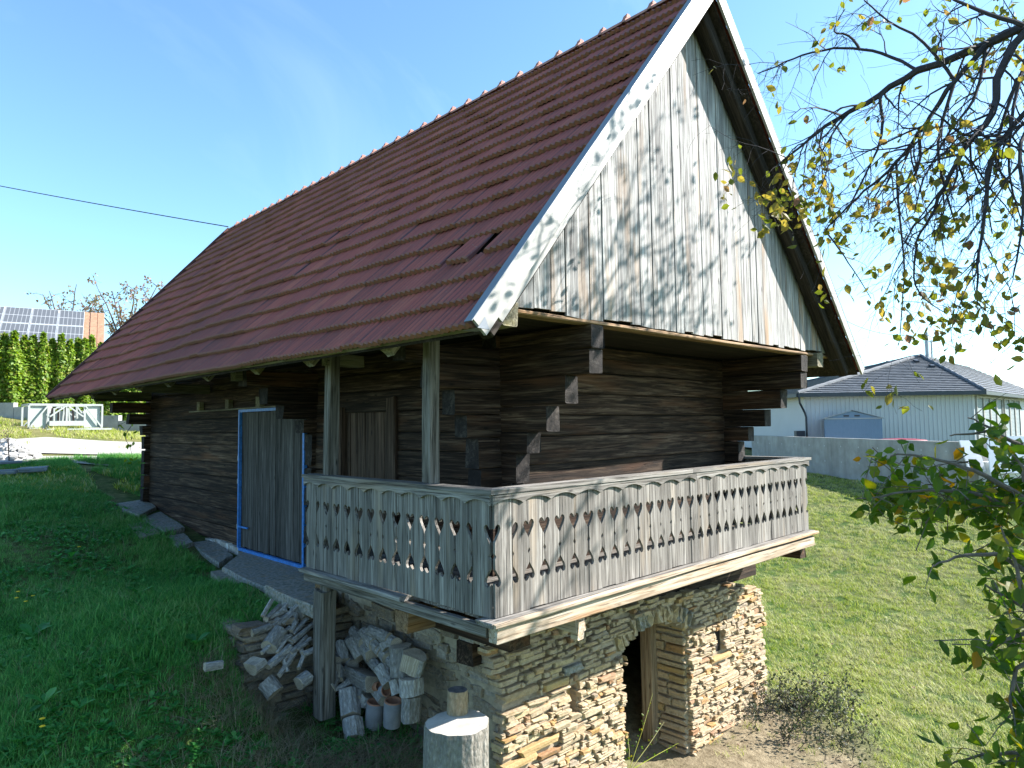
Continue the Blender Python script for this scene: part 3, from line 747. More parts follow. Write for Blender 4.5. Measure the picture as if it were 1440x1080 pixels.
def topz(x): return float(np.interp(x, [.4, 1.2, 2.5, 4.0, 4.9, 5.5, 6.0], [-.44, -.52, -.54, -.62, -.70, -.80, -.93]))
def archz(x): return float(np.interp(x, [2.58, 2.62, 2.74, 2.90, 3.1, 3.3, 3.5, 3.7, 3.85, 3.95, 3.98], [-3, -1.06, -.97, -.915, -.89, -.89, -.905, -.945, -1.0, -1.09, -3]))
def blocked(z):
    iv = []
    xs = [x for x in np.linspace(2.5, 4.05, 80) if archz(x) > z]
    if xs: iv.append((min(xs), max(xs)))
    if -1.47 < z < -1.15: iv.append((1.70 - .01 * math.sin(z*40), 1.845 + .012*math.sin(z*50)))
    if -1.53 < z < -1.23: iv.append((4.645, 4.815))
    return iv
BIG = []
for (a, b, m) in (((730,1056),(789,1036),'ochre'),((706,1079),(758,1062),'ochre'),((705,984),(760,963),'stone'),((764,966),(802,951),'ochre'),((792,948),(822,929),'slabm'),((1003,958),(1040,944),'stone'),((1000,925),(1030,918),'ochre'),((1040,962),(1066,950),'stone')):
    p = onp(*a, 1, .69); q = onp(*b, 1, .69); zz = sorted((p.z, q.z)); zc = (zz[0]+zz[1])/2; hh = max(.085, abs(zz[1]-zz[0]) * .55)
    BIG.append((p.x, zc - hh/2 - .02, q.x - p.x, hh, M[m]))
stones = []
for (x, z, wd, hh, m) in BIG: stones.append(((x + .004, .68, z), wd - .008, hh, .12, m))
z = -2.75; core = MB()
while z < -.42:
    h = random.choice([.032,.038,.042,.046,.05,.055,.06,.07]); zc = z + h/2
    bl_ = blocked(zc) + [(x, x + wd) for (x, zz, wd, hh, m) in BIG if zz - h*.45 < zc < zz + hh + h*.45]
    x = leftx(zc) + random.uniform(-.03,.02); xend = 6.0 + random.uniform(-.03,.03)
    while x < xend - .03:
        wd = random.choice([.05,.06,.08,.10,.12,.14,.17,.2,.25,.32]) * (1 if random.random() < .8 else 1.3); x1 = min(x + wd, xend)
        if xend - x1 < .06: x1 = xend
        skip = False
        for (a, b) in sorted(bl_):
            if a <= x < b - 1e-4: x = b; skip = True; break
            if x < a < x1: x1 = a
        if skip: continue
        xm_ = (x + x1)/2
        ring = 2.4 < xm_ < 4.15 and archz(min(max(xm_, 2.62), 3.94)) < zc < archz(min(max(xm_, 2.62), 3.94)) + .20 and zc > -1.12
        if zc < topz(xm_) and x1 - x > .015 and not ring:
            stones.append(((x + .003, .70 - random.uniform(-.01, .045), z + .002 + random.uniform(-.012,.012)), x1 - x - .004, h * random.uniform(.88,1.12) - .003, .13, None))
        x = x1
    z += h
z = -2.8
while z < -.45:
    iv = sorted(blocked(z + .03)); x = leftx(z) + .03
    for (a, b) in iv + [(5.96, 9)]:
        a2 = a
        a2 = min(a2, 5.96); xx_ = x
        while xx_ < a2 - 1e-3:
            xb = min(a2, xx_ + .35)
            if z < topz(xb) - .08: core.box((xx_, .742, z), (xb, 1.29, z + .06))
            xx_ = xb
        x = b
    z += .06
core.box((1.66, .86, -1.52), (1.88, .9, -1.1)); core.box((4.6, .86, -1.58), (4.86, .9, -1.18))
core.build('wall_core', M['mortar'], cellar)
nb_ = MB(); nb_.box((1.67, .82, -1.5), (1.87, .858, -1.12)); nb_.box((4.61, .82, -1.56), (4.85, .858, -1.2)); nb_.build('niche_back', M['ochre'], cellar)
# voussoirs over the doorway
xs = 2.56
while xs < 4.02:
    wd = random.uniform(.05, .085); zb = archz(min(max(xs + wd/2, 2.63), 3.93))
    ang = (xs + wd/2 - 3.27) * .42; p = Vector((xs, .70 - random.uniform(0,.03), zb - .002))
    X = Vector((math.cos(ang), 0, -math.sin(ang))); Z = Vector((math.sin(ang), 0, math.cos(ang)))
    hh = random.uniform(.19, .25); j = random.randrange(14)
    mm = Matrix(((X.x*wd, 0, Z.x*hh, p.x), (0, .5, 0, p.y), (X.z*wd, 0, Z.z*hh, p.z), (0,0,0,1)))
    obj('stone', stone_meshes(M['slabm'] if random.random() < .5 else M['stone'])[j], cellar, mm); xs += wd
put_stones(stones, cellar, 270, 'small_stones', M['stone'], (1,0,0), (0,-1,0))
# right jamb of the doorway (faces the opening)
jb = []
z = -2.6
while z < -1.08:
    h = random.uniform(.06,.13)
    y = .72
    while y < 1.28:
        wd = random.uniform(.2,.5); y1 = min(1.3, y + wd); jb.append(((3.885 + random.uniform(0,.03), y + .003, z), y1 - y, h - .008, .12, M['ochre'] if random.random() < .35 else None)); y = y1
    z += h
JX = Vector((0,1,0))
for (p, wd, h, dp, m) in jb:
    j = random.randrange(14); mm = Matrix(((0, dp, 0, p[0]), (wd, 0, 0, p[1]), (0, 0, h, p[2]), (0,0,0,1)))
    obj('stone', stone_meshes(m or M['stone'])[j], cellar, mm)
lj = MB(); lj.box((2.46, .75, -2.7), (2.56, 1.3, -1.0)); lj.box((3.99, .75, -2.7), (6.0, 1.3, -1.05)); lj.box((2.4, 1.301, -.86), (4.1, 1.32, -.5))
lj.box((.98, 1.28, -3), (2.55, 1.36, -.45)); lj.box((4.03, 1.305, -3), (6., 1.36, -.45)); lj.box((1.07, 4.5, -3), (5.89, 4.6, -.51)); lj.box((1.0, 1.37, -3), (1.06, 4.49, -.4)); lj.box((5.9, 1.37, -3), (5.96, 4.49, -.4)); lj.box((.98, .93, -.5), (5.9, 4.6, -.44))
lj.build('cellar_interior', M['dark'], cellar)  # near-black walls and ceiling put the shade inside the cellar into the colour
log('door_post', (3.87, 1.22, -2.55), (3.86, 1.22, -.9), .17, .17, M['postwarm'], cellar, up=(0,1,0), jit=.006, ch=.012)
log('lintel', (2.5, 1.0, -.82), (4.1, 1.0, -.82), .5, .1, M['log'], cellar, jit=.004)
# rubble side wall of the cellar, faces the firewood
side = []
z = -2.4
while z < -.42:
    h = random.uniform(.07,.17); y = 3.2
    while y > .80:
        wd = random.choice([.08,.14,.2,.28,.38,.5]); y0 = max(.78, y - wd)
        side.append(((leftx(z + h/2) + .045 - random.uniform(0,.05), y - .006, z + random.uniform(-.02,.02)), (y - y0) * random.uniform(.85,1.0), h * random.uniform(.75,1.05), .13, None)); y = y0
    z += h
core2 = MB()
for k in range(32):
    z0 = -2.5 + k * .065; core2.box((leftx(z0) + .040, .80, z0), (1.02, 3.3, z0 + .065))
core2.build('side_wall_core', M['mortar'], cellar)
put_stones(side, cellar, 400, 'x', M['rubble'], (0,-1,0), (-1,0,0), rj=.11)
# right end face
re_ = MB(); re_.box((5.955, .76, -3), (5.99, 1.4, -.95)); re_.build('wall_end', M['mortar'], cellar)

# ------------------------------------------------------------------ terrace: retaining wall and stone path
ret = empty('retaining_wall', (-.2, 3.2, -1.5), 'low dry wall of long grey brown stones holding the terrace behind the firewood', 'retaining wall')
lst = []; z = -1.6
while z < -.62:
    h = random.uniform(.07,.13); x = -.60 + random.uniform(-.07,.07) - (z + 1.0) * .12
    while x < .66:
        wd = random.uniform(.2,.6); x1 = min(x + wd, .7); lst.append(((x + .004, 3.10 + random.uniform(-.03,.03) , z), x1 - x - .008, h - .01, .2, None)); x = x1
    z += h
put_stones(lst, ret, 300, 'x', M['rubble'], (1,0,0), (0,-1,0))
lst = []; z = -1.3
while z < -.66:
    h = random.uniform(.08,.14); y = 4.0
    while y > 3.2: 
        wd = random.uniform(.25,.4); y0 = max(3.14, y - wd); lst.append(((-.60 + random.uniform(-.03,.02), y, z), y - y0 - .008, h - .01, .2, None)); y = y0
    z += h
put_stones(lst, ret, 300, 'x', M['rubble'], (0,-1,0), (-1,0,0))
rc = MB(); rc.box((-.52, 3.16, -1.7), (1.0, 3.5, -.66)); rc.build('wall_core', M['mortar'], ret)

def gnd(u, v, lift=0.0, t0=2.0, t1=60.0):
    """where the sight line through photo point (u, v) meets the ground"""
    k = ray(u, v); t = t0
    while t < t1:
        p = CAM + k * t
        if p.z < h1(p.x, p.y) + lift: break
        t += .12 if t < 20 else .4
    a, b = t - .4, t
    for _ in range(14):
        m_ = (a + b)/2; p = CAM + k * m_
        if p.z < h1(p.x, p.y) + lift: b = m_
        else: a = m_
    return CAM + k * b
path = empty('stone_path', (0, 7, -.5), kind='structure')
def slab(poly, th, mat=M['slabm'], z=None, lift=.05, parent=path, name='slab'):
    P = [onp(u, v, 2, z) if z is not None else gnd(u, v, lift) for u, v in poly]
    c = sum(P, Vector()) / len(P); zt = c.z if z is None else z
    if z is None:   # best plane: keep corner heights but soften
        P = [Vector((p.x, p.y, .6 * p.z + .4 * zt)) for p in P]
    Q = []
    for i in range(len(P)):          # rough edges
        a, b = P[i], P[(i+1) % len(P)]
        for q in (0, .35, .7): 
            p = a.lerp(b, q); Q.append(p + Vector((random.uniform(-.02,.02), random.uniform(-.02,.02), 0)) * (1 if q else 0))
    k = len(Q); mb = MB(); c2 = c
    v = [c + (p - c) * .97 for p in Q] + [p - Vector((0,0,.02)) for p in Q] + [p - Vector((0,0,th)) for p in Q]
    nrm = (Q[len(Q)//3] - Q[0]).cross(Q[2*len(Q)//3] - Q[0])
    f = [tuple(range(k))] + [(i, i+k, (i+1)%k+k, (i+1)%k) for i in range(k)] + [(i+k, i+2*k, (i+1)%k+2*k, (i+1)%k+k) for i in range(k)]
    if nrm.z < 0: f = [tuple(reversed(q)) for q in f]
    mb.add(v, f); return mb.build(name, mat, parent)
slab([(345,773),(430,801),(436,822),(398,836),(340,812),(312,797)], .12, z=-.50)
slab([(372,822),(398,808),(442,806),(470,812),(470,842),(440,852),(405,838)], .13, z=-.42)
slab([(462,806),(520,802),(575,836),(540,850),(475,834)], .12, z=-.45)
slab([(268,760),(300,756),(328,782),(308,794),(285,778)], .1); slab([(296,803),(318,800),(350,826),(338,836),(318,826)], .12, z=-.57)
slab([(198,726),(226,716),(260,744),(232,750)], .1); slab([(163,706),(205,699),(220,714),(196,727),(172,716)], .1); slab([(178,735),(204,731),(226,752),(196,758)], .1)
slab([(232,752),(258,748),(272,764),(250,770)], .1)

# ------------------------------------------------------------------ firewood
def bark_mat(name, dark, light):
    t = NT(name); co = t.coord('Object', (7, 14, 14), rand=19)
    v = t.voro(co, 2.6); n = t.noise(t.coord('Object', (7, 20, 20), rand=7), 2.2, 6, .75)
    c = t.ramp(n, [(.32, dark), (.62, light)]); c = t.mix(t.ramp(v, [(.12, 0), (.55, .5)]), c, dark)
    c = t.hsv(c, .5, 1, t.math('ADD', t.math('MULTIPLY', t.rnd(), .6), .7))
    t.bump(t.math('SUBTRACT', n, v), .9, .015); return t.col(c, .95, 0, .15)
M['bark'] = bark_mat('firewood_bark', (.17,.155,.14), (.54,.51,.48)); M['stumpbark'] = bark_mat('stump_bark', (.14,.125,.105), (.36,.34,.30))
def cut_mat():
    t = NT('cut_wood_end'); s_ = t.n('ShaderNodeSeparateXYZ'); t.l(t.coord('Object'), s_.inputs[0])
    r2 = t.math('SQRT', t.math('ADD', t.math('MULTIPLY', s_.outputs[1], s_.outputs[1]), t.math('MULTIPLY', s_.outputs[2], s_.outputs[2])))
    nz_ = t.noise(t.coord('Object', (1,1,1), rand=3), 9, 4, .6); rr = t.math('SINE', t.math('MULTIPLY', t.math('ADD', r2, t.math('MULTIPLY', nz_, .02)), 420))
    c = t.mix(t.ramp(rr, [(.2, 0), (.8, 1)]), (.36,.30,.23), (.48,.41,.33)); c = t.mix(t.ramp(nz_, [(.45, 0), (.7, .7)]), c, (.17,.14,.115))
    return t.col(c, .9, 0, .15)
M['cut'] = cut_mat()
def round_log(L, r, seed, n=11, flat=None):
    q = random.Random(seed); v = []; f = []; mi = []; ks = 4; ph = [q.uniform(.88, 1.1) for _ in range(n)]
    for i in range(ks):
        x = L * i / (ks - 1)
        for j in range(n):
            th = 2*math.pi*j/n; rr = r * ph[j] * q.uniform(.965, 1.035)
            y, z = rr*math.cos(th), rr*math.sin(th)
            if flat is not None and z > flat * r: z = flat * r + q.uniform(-.004,.004)
            v.append((x + (q.uniform(-.008,.008) if i in (0, ks-1) else 0), y, z))
    for i in range(ks-1):
        for j in range(n): f.append((i*n+j, i*n+(j+1)%n, (i+1)*n+(j+1)%n, (i+1)*n+j)); mi.append(1 if flat is not None and min(v[i*n+j][2], v[i*n+(j+1)%n][2]) > flat*r - .01 else 0)
    f.append(tuple(range(n-1,-1,-1))); mi.append(1); f.append(tuple(range((ks-1)*n, ks*n))); mi.append(1)
    return v, f, mi
def pile(u, v, lift=0.0):
    k = ray(u, v); n = Vector((0, -1.1, 1)); c = -1.80 - 1.1 * 2.1 + lift
    p = CAM + k * ((c - n.dot(CAM)) / n.dot(k))
    if p.x > .42:                          # stacked against the side wall
        p = CAM + k * ((.42 - CAM.x) / k.x)
    return p
_fs = [500]
def fire(a, b, rpx, label, L=None, flat=None, cat='log', group='firewood in the heap under the gallery', up=(0,0,1), cut=True, lift=0):
    _fs[0] += 1; A = pile(*a, lift); t_ = (A - CAM).dot(FW); r = rpx * 1.1 * t_ / 960
    B = pile(*b, lift) if not hasattr(b, 'z') else A + b
    v, f, mi = round_log((B - A).length, r, _fs[0], 11 if r > .03 else 7, flat)
    return obj('firewood_log', mesh('firewood_log', v, f, [M['bark'], M['cut'] if cut else M['bark']], mi), None, frame(A, B - A, up), label, cat, group)
IN = Vector((.06, .30, .05))
fire((520,905), Vector((.1,.3,.02)), 6, 'thin round log end at the very top of the woodpile'); fire((547,898), (520,886), 7, 'grey log lying crosswise along the top of the woodpile')
fire((527,906), IN, 8.5, 'pale round log end just under the topmost crosswise log'); fire((511,904), IN, 7, 'dark round log end beside the pale one at the top of the woodpile')
fire((523,922), IN, 9.5, 'large round log end in the middle of the woodpile'); fire((546,925), IN, 8, 'brown round log end left of the tall cracked chunk')
fire((496,936), IN, 8, 'round log end below the birch log with the bent top'); fire((485,930), (480,903), 8, 'pale birch log leaning at the left of the woodpile')
fire((508,925), (494,900), 8.5, 'long pale birch log leaning over the middle of the woodpile'); fire((549,962), (536,938), 11, 'thick bark covered log pointing down above the clay pipes')
fire((545,912), (541,903), 8, 'short stub of log squeezed under the crosswise top log'); fire((471,933), IN, 9, 'mossy round log end right behind the wooden post')
fire((470,955), (472,938), 11, 'pale split chunk standing right of the wooden post', flat=.5)
fire((528,955), (497,940), 17, 'big wedge shaped split log in the middle of the woodpile', flat=.15, up=(.3,-.7,.8)); fire((500,985), (508,968), 11, 'bark covered chunk lying behind the upright birch log'); fire((512,992), (518,978), 9, 'grey chunk beside the left clay pipe')
fire((564,948), (563,908), 15, 'tall upright chunk with a dark crack in its top'); fire((577,945), (583,922), 15, 'pale square split block on the right of the woodpile', flat=.4, up=(-.6,-.6,.5))
fire((579,976), (578,952), 15, 'squat bark covered chunk against the cellar wall', lift=.02); fire((577,1012), (578,977), 13, 'smooth grey upright chunk below the squat bark one')
fire((492,1008), (489,972), 13, 'upright birch log with peeling bark at the front of the woodpile'); fire((498,1040), (494,1012), 13.5, 'grey upright log standing in the grass at the front of the woodpile')
fire((483,962), (495,953), 3.5, 'thin stick lying in front of the woodpile', cat='stick'); fire((470,970), (494,958), 3.5, 'forked stick leaning at the foot of the woodpile', cat='stick')
fire((533,912), (515,894), 6, 'slim log end tucked behind the leaning birch log'); fire((557,905), Vector((.05,.3,0)), 8, 'dark log end beside the top of the cracked chunk')
fire((462,968), (470,950), 9, 'grey stub half hidden behind the wooden post')
fire((560,975), (556,955), 9, 'dark curved chunk between the thick log and the squat one'); fire((540,985), IN, 8, 'dark log end showing above the clay pipes')
# filling behind, seen only through the gaps
fire((537,917), IN, 7, 'small round log end right under the pale one near the top of the woodpile'); fire((505,917), IN, 6.5, 'small round log end between the two leaning birch logs'); fire((556,936), IN, 7.5, 'round log end tucked left of the cracked upright chunk'); fire((533,941), IN, 7.5, 'round log end just above the big wedge shaped log'); fire((481,948), IN, 7, 'round log end behind the wedge shaped log, next to the post'); fire((566,925), IN, 7, 'round log end showing behind the top of the cracked upright chunk')
# left of the post: chunks in the grass and the tangle of sticks
G2 = 'wood scattered in the grass left of the post'
fire((378,911), (394,888), 11, 'short pale birch log lying in the grass left of the post', group=G2, lift=.05); fire((352,938), (366,928), 13, 'split chunk with dark heart lying in the grass', group=G2, flat=.3, lift=.05)
fire((387,975), (374,958), 12, 'grey weathered chunk half sunk in the dry grass', group=G2); fire((420,962), (434,952), 9, 'bark covered stub at the foot of the wooden post', group=G2); fire((288,938), (312,934), 6, 'lone grey log lying away from the others in the grass', group=G2, lift=.15)
fire((354,890), (380,881), 5, 'straight pale branch stub below the retaining wall stones', group=G2, lift=.08)
SG2 = 'sticks in the tangle left of the post'
for (a, b, r, lb) in (((374,871),(394,852),4,'crooked stick at the top left of the tangle'),((378,868),(402,858),3.5,'curved stick just below the crooked one'),((400,868),(420,850),3,'stick leaning under the terrace slab'),((398,878),(412,856),3,'mossy stick crossing the upper tangle'),
        ((414,880),(416,864),4.5,'stout knobbly stick stub in the upper tangle'),((412,892),(432,870),3,'thin stick slanting to the post'),((398,896),(410,900),3.5,'short pale stick stub in the middle of the tangle'),((410,905),(434,884),2.6,'thin straight stick touching the post'),
        ((376,938),(408,910),5,'long thick stick lying in front of the tangle'),((398,930),(432,895),3,'long bent stick right of the thick one'),((392,950),(415,918),3.5,'stick lying low in the dry grass'),((405,925),(436,898),2.5,'thinnest long stick across the tangle'),
        ((428,925),(420,905),3,'short upright stick by the post'),((420,940),(428,918),3,'stick leaning against the post base'),((384,882),(392,872),5,'stubby broken branch end in the tangle'),((424,862),(436,852),5,'pale log end under the terrace slab'),((392,862),(404,850),3.5,'topmost stick under the terrace slab'),((404,945),(398,925),3,'upright broken stick in the dry grass')):
    fire(a, b, r, lb, cat='stick', group=SG2, lift=.06)
rf_ = random.Random(12); ordi_ = ['first','second','third','fourth','fifth','sixth','seventh','eighth','ninth','tenth','eleventh','twelfth','thirteenth','fourteenth','fifteenth','last']
for i, v0 in enumerate(sorted(rf_.uniform(866,945) for _ in range(16))):
    u0 = rf_.uniform(365,428); d_ = rf_.uniform(14,32)
    fire((u0, v0), (u0 + d_*rf_.uniform(.4,1), v0 - d_*rf_.uniform(.3,1)), rf_.uniform(2.4,3.8), f'thin grey twig in the tangle left of the post, {ordi_[i]} from the top', cat='stick', group=SG2, lift=.09)
# clay pipes
M['clay'] = simple('weathered_clay', (.22,.215,.22), .9, var=.2, scale=10, bump=.3); M['terra'] = simple('terracotta_rim', (.36,.17,.10), .85, var=.2, scale=14)
def pipe(c, r, h, axis, label, mats):
    n = 20; v = []; f = []; mi = []
    prof = [(0, r*.93), (h*.5, r), (h*.96, r), (h, r*.96), (h, r*.80), (h*.95, r*.76), (.03, r*.72)]
    for (x, rr) in prof:
        for j in range(n): th = 2*math.pi*j/n; v.append((x, rr*math.cos(th), rr*math.sin(th)))
    for i in range(len(prof)-1):
        for j in range(n): f.append((i*n+j, i*n+(j+1)%n, (i+1)*n+(j+1)%n, (i+1)*n+j)); mi.append(0 if i < 2 else 1)
    f.append(tuple(range((len(prof)-1)*n, len(prof)*n))); mi.append(1)
    obj('clay_pipe', mesh('clay_pipe', v, f, mats, mi, True), None, frame(c, axis, (0,-1,.2)), label, 'pipe', 'hollow clay pipes at the foot of the woodpile')
cl = [M['clay'], M['terra']]
def pot(u, v, rpx, hpx, ax, lb, mats=cl):
    c = pile(u, v); t_ = (c - CAM).dot(FW); pipe(c, rpx*t_/960, hpx*t_/960, Vector(ax), lb, mats)
pot(525,1022,13,36,(.05,-.12,1),'left upright grey clay pipe with terracotta rim'); pot(551,1020,13,36,(.0,-.12,1),'right upright grey clay pipe beside its twin')
pot(538,972,8.5,12,(-.05,-.9,.35),'broken clay pipe end showing its red hollow above the two upright pipes'); pot(527,966,6,10,(.1,-.9,.3),'smallest terracotta pipe end in the woodpile',[M['terra']]*2)
# stone slab lying in front of the side wall
t_ = MB(); a = pile(545,1035); t_.beam((a.x-.1,a.y+.1,-1.74), (a.x+.75,a.y-.75,-1.78), .35, .12); t_.build('flat_stone', M['slabm'], label='flat grey stone lying at the foot of the woodpile', cat='stone')

# chopping block and the small log on it
def stump(c, r, h, label, cat, name, mats, n=44, seed=3, wob=.07):
    q = random.Random(seed); v = []; f = []; mi = []; o1, o2, o3 = q.random()*6, q.random()*6, q.random()*6
    ph = [1 + wob*.5*math.sin(2*6.283*j/n+o1) + wob*.45*math.sin(3*6.283*j/n+o2) + wob*.25*math.sin(9*6.283*j/n+o3) + q.uniform(-wob,wob)*.22 for j in range(n)]
    lv = [0, .25, .5, .75, .97, 1.0]
    for l in lv:
        for j in range(n):
            th = 2*math.pi*j/n; rr = r * ph[j] * q.uniform(.985,1.015) * (1.06 - .06*l) * (.985 if l == 1 else 1); v.append((h*l, rr*math.cos(th), rr*math.sin(th)))
    for i in range(len(lv)-1):
        for j in range(n): f.append((i*n+j, i*n+(j+1)%n, (i+1)*n+(j+1)%n, (i+1)*n+j)); mi.append(0)
    f.append(tuple(range((len(lv)-1)*n, len(lv)*n))); mi.append(1); f.append(tuple(range(n-1,-1,-1))); mi.append(1)
    return obj(name, mesh(name, v, f, mats, mi), None, frame(c, (0.02,-.01,1), (0,-1,0)), label, cat)
SC_ = onp(640,1015,1,.5)
t = NT('chopping_block_top'); co = t.coord('Object'); n = t.noise(co, 7, 5, .6); c = t.ramp(n, [(.3, (.34,.31,.27)), (.7, (.52,.49,.44))]); nf = t.noise(t.coord('Object', (1,3,40)), 3, 4, .5); c = t.mix(t.ramp(nf, [(.6,0),(.7,.5)]), c, (.15,.13,.11)); t.bump(nf, .5, .006); M['blocktop'] = t.col(c, .9)
stump(Vector((SC_.x, SC_.y, -1.98)), .262, -.945+1.98, 'thick grey tree stump used as chopping block beside the cellar corner', 'stump', 'chopping_block', [M['stumpbark'], M['blocktop']])
p = Vector((SC_.x + .02, SC_.y + .05, -.945)); lp = onp(643,1002,2,-.945)
M['smallbark'] = bark_mat('small_log_bark', (.16,.12,.07), (.34,.28,.19))
stump(Vector((lp.x, lp.y, -.944)), .083, .19, 'small upright log standing on top of the chopping block', 'log', 'small_log', [M['smallbark'], simple('dark_cut_end', (.10,.09,.09), .9, var=.5, scale=20)], n=16, seed=9, wob=.06)

# ------------------------------------------------------------------ foliage tools
def leaf_mat(name, stops, trans=.45, rough=.5):
    t = NT(name); c = t.ramp(t.rnd(), stops)
    n = t.noise(t.world(), 3, 3, .5); c = t.hsv(c, .5, 1, t.math('ADD', t.math('MULTIPLY', n, .7), .62))
    t.col(c, rough, 0, .3)
    tr = t.n('ShaderNodeBsdfTranslucent'); t.l(t.hsv(c, .49, 1.15, 1.5), tr.inputs[0])
    mxs = t.n('ShaderNodeMixShader'); mxs.inputs[0].default_value = trans; t.l(t.b.outputs[0], mxs.inputs[1]); t.l(tr.outputs[0], mxs.inputs[2]); t.l(mxs.outputs[0], t.out.inputs[0]); return t.m
M['leafA'] = leaf_mat('orchard_leaf', [(0,(.09,.115,.02)),(.4,(.13,.15,.03)),(.65,(.19,.17,.04)),(.92,(.28,.23,.06)),(.98,(.26,.16,.08)),(1,(.2,.12,.08))], .55)
M['leafB'] = leaf_mat('cherry_leaf', [(0,(.045,.10,.016)),(.55,(.08,.15,.02)),(.85,(.16,.20,.025)),(.95,(.28,.24,.025)),(1,(.36,.20,.02))], .5)
M['thuja'] = leaf_mat('thuja_scales', [(0,(.07,.14,.012)),(.5,(.15,.25,.02)),(.85,(.22,.30,.03)),(1,(.24,.2,.06))], .3)
M['autumn'] = leaf_mat('autumn_leaf', [(0,(.16,.15,.06)),(.4,(.24,.20,.08)),(.7,(.32,.20,.15)),(1,(.36,.24,.2))], .4)
M['forest'] = leaf_mat('forest_foliage', [(0,(.03,.07,.04)),(.5,(.05,.10,.06)),(.9,(.11,.13,.06)),(1,(.16,.14,.06))], .2)
M['shrub'] = leaf_mat('shrub_leaf', [(0,(.03,.045,.02)),(.6,(.06,.075,.035)),(1,(.13,.11,.07))], .3)
M['weed'] = leaf_mat('weed_leaf', [(0,(.03,.17,.035)),(.6,(.07,.28,.06)),(1,(.16,.40,.11))], .4)
M['twig'] = simple('dark_twig_bark', (.045,.038,.042), .9, var=.4, scale=20)
M['lbark'] = simple('grey_brown_bark', (.13,.105,.085), .95, var=.4, scale=25, bump=.8)
LEAF = np.array([(0,0,0),(.30,.28,.05),(.62,.27,.05),(1,0,-.06),(.62,-.27,.05),(.30,-.28,.05),(.46,0,-.03)], float)
LEAFF = np.array([(0,1,6),(1,2,6),(2,3,6),(3,4,6),(4,5,6),(5,0,6)])
def rand_rot(n, down=0.0, r=rng):
    d = r.normal(size=(n, 3)); d[:, 2] -= down; d /= np.linalg.norm(d, axis=1)[:, None]
    a = r.normal(size=(n, 3)); a -= d * (a * d).sum(1)[:, None]; a /= np.linalg.norm(a, axis=1)[:, None]
    return np.stack([d, a, np.cross(d, a)], 2)      # columns = local axes
def scatter(name, P, size, R, mat, parent, tmpl=LEAF, tf=LEAFF, **k):
    n = len(P); V = np.einsum('nij,kj->nki', R, tmpl) * np.asarray(size).reshape(-1, 1, 1) + P[:, None, :]
    Fq = (np.arange(n)[:, None, None] * len(tmpl) + tf[None]).reshape(-1, tf.shape[1])
    return obj(name, fast_mesh(name, V.reshape(-1, 3), Fq, [mat]), parent, **k)
def in_view(p, mrg=0):
    d = Vector(p) - CAM; z = d.dot(FW)
    if z < .3: return None
    u = 720 + 960 * d.dot(RT) / z; v = 540 - 960 * d.dot(UP) / z
    return (u, v, z) if -mrg < u < 1440 + mrg and -mrg < v < 1080 + mrg else None
class Grow:
    """tapered limbs with forking twigs; collects leaf stations along the finest twigs"""
    def __init__(s, seed, droop=.12): s.mb = MB(); s.r = random.Random(seed); s.leaf = []; s.droop = droop; s.lk = 1.0
    def limb(s, pts, r0, r1, depth, dens=1.0, leafy=1.0, sides=6):
        # smooth the polyline
        P = [Vector(p) for p in pts]; Q = [P[0]]
        for a in range(len(P) - 1):
            p0 = P[max(a-1, 0)]; p1 = P[a]; p2 = P[a+1]; p3 = P[min(a+2, len(P)-1)]
            for q in (1/3, 2/3, 1): Q.append(.5 * ((2*p1) + (p2-p0)*q + (2*p0-5*p1+4*p2-p3)*q*q + (3*p1-p0-3*p2+p3)*q**3))
        k = len(Q); j = r0 * .35
        Q = [q + Vector((s.r.uniform(-j, j), s.r.uniform(-j, j), s.r.uniform(-j, j))) for q in Q]
        rad = [r0 + (r1 - r0) * i / (k-1) for i in range(k)]
        s.mb.tube(Q, rad, sides, 0, True)
        L = sum((Q[i+1]-Q[i]).length for i in range(k-1))
        if depth > 0: s.fork(Q, rad, L, depth, dens, leafy)
        return Q
    def fork(s, Q, rad, L, depth, dens, leafy):
        n = max(1, int(L * dens * (11.0 if depth == 2 else 10.0))); k = len(Q)
        for i in range(n):
            x = s.r.uniform(.12, 1) * (k-1); a = int(min(x, k-2)); p = Q[a].lerp(Q[a+1], x - a); d = (Q[a+1]-Q[a]).normalized()
            side = Vector((s.r.gauss(0,1), s.r.gauss(0,1), s.r.gauss(0,1))); side = (side - d*side.dot(d)).normalized()
            dr = (d * s.r.uniform(.25, .9) + side * s.r.uniform(.5, 1.0) + Vector((0,0,-s.droop))).normalized()
            l = s.r.uniform(.35, 1.0) * (.9 if depth == 2 else .36); s.twig(p, dr, l, min(rad[a] * .55, .010 if depth == 2 else .0045), depth - 1, leafy)
    def twig(s, p, d, L, r, depth, leafy):
        n = 4 if depth == 0 else 6; Q = [p]; 
        for i in range(n):
            d = (d + Vector((s.r.gauss(0,.22), s.r.gauss(0,.22), s.r.gauss(0,.22) - s.droop * .6))).normalized(); Q.append(Q[-1] + d * (L / n))
        rad = [max(r * (1 - .75 * i / n), .0012) for i in range(n+1)]
        s.mb.tube(Q, rad, 4 if r > .006 else 3, 0, False)
        if depth > 0: s.fork(Q, rad, L, depth, 1.25, leafy)
        else:
            for q in Q[1:]:
                if s.r.random() < leafy * s.lk: s.leaf.append((q, d.copy()))
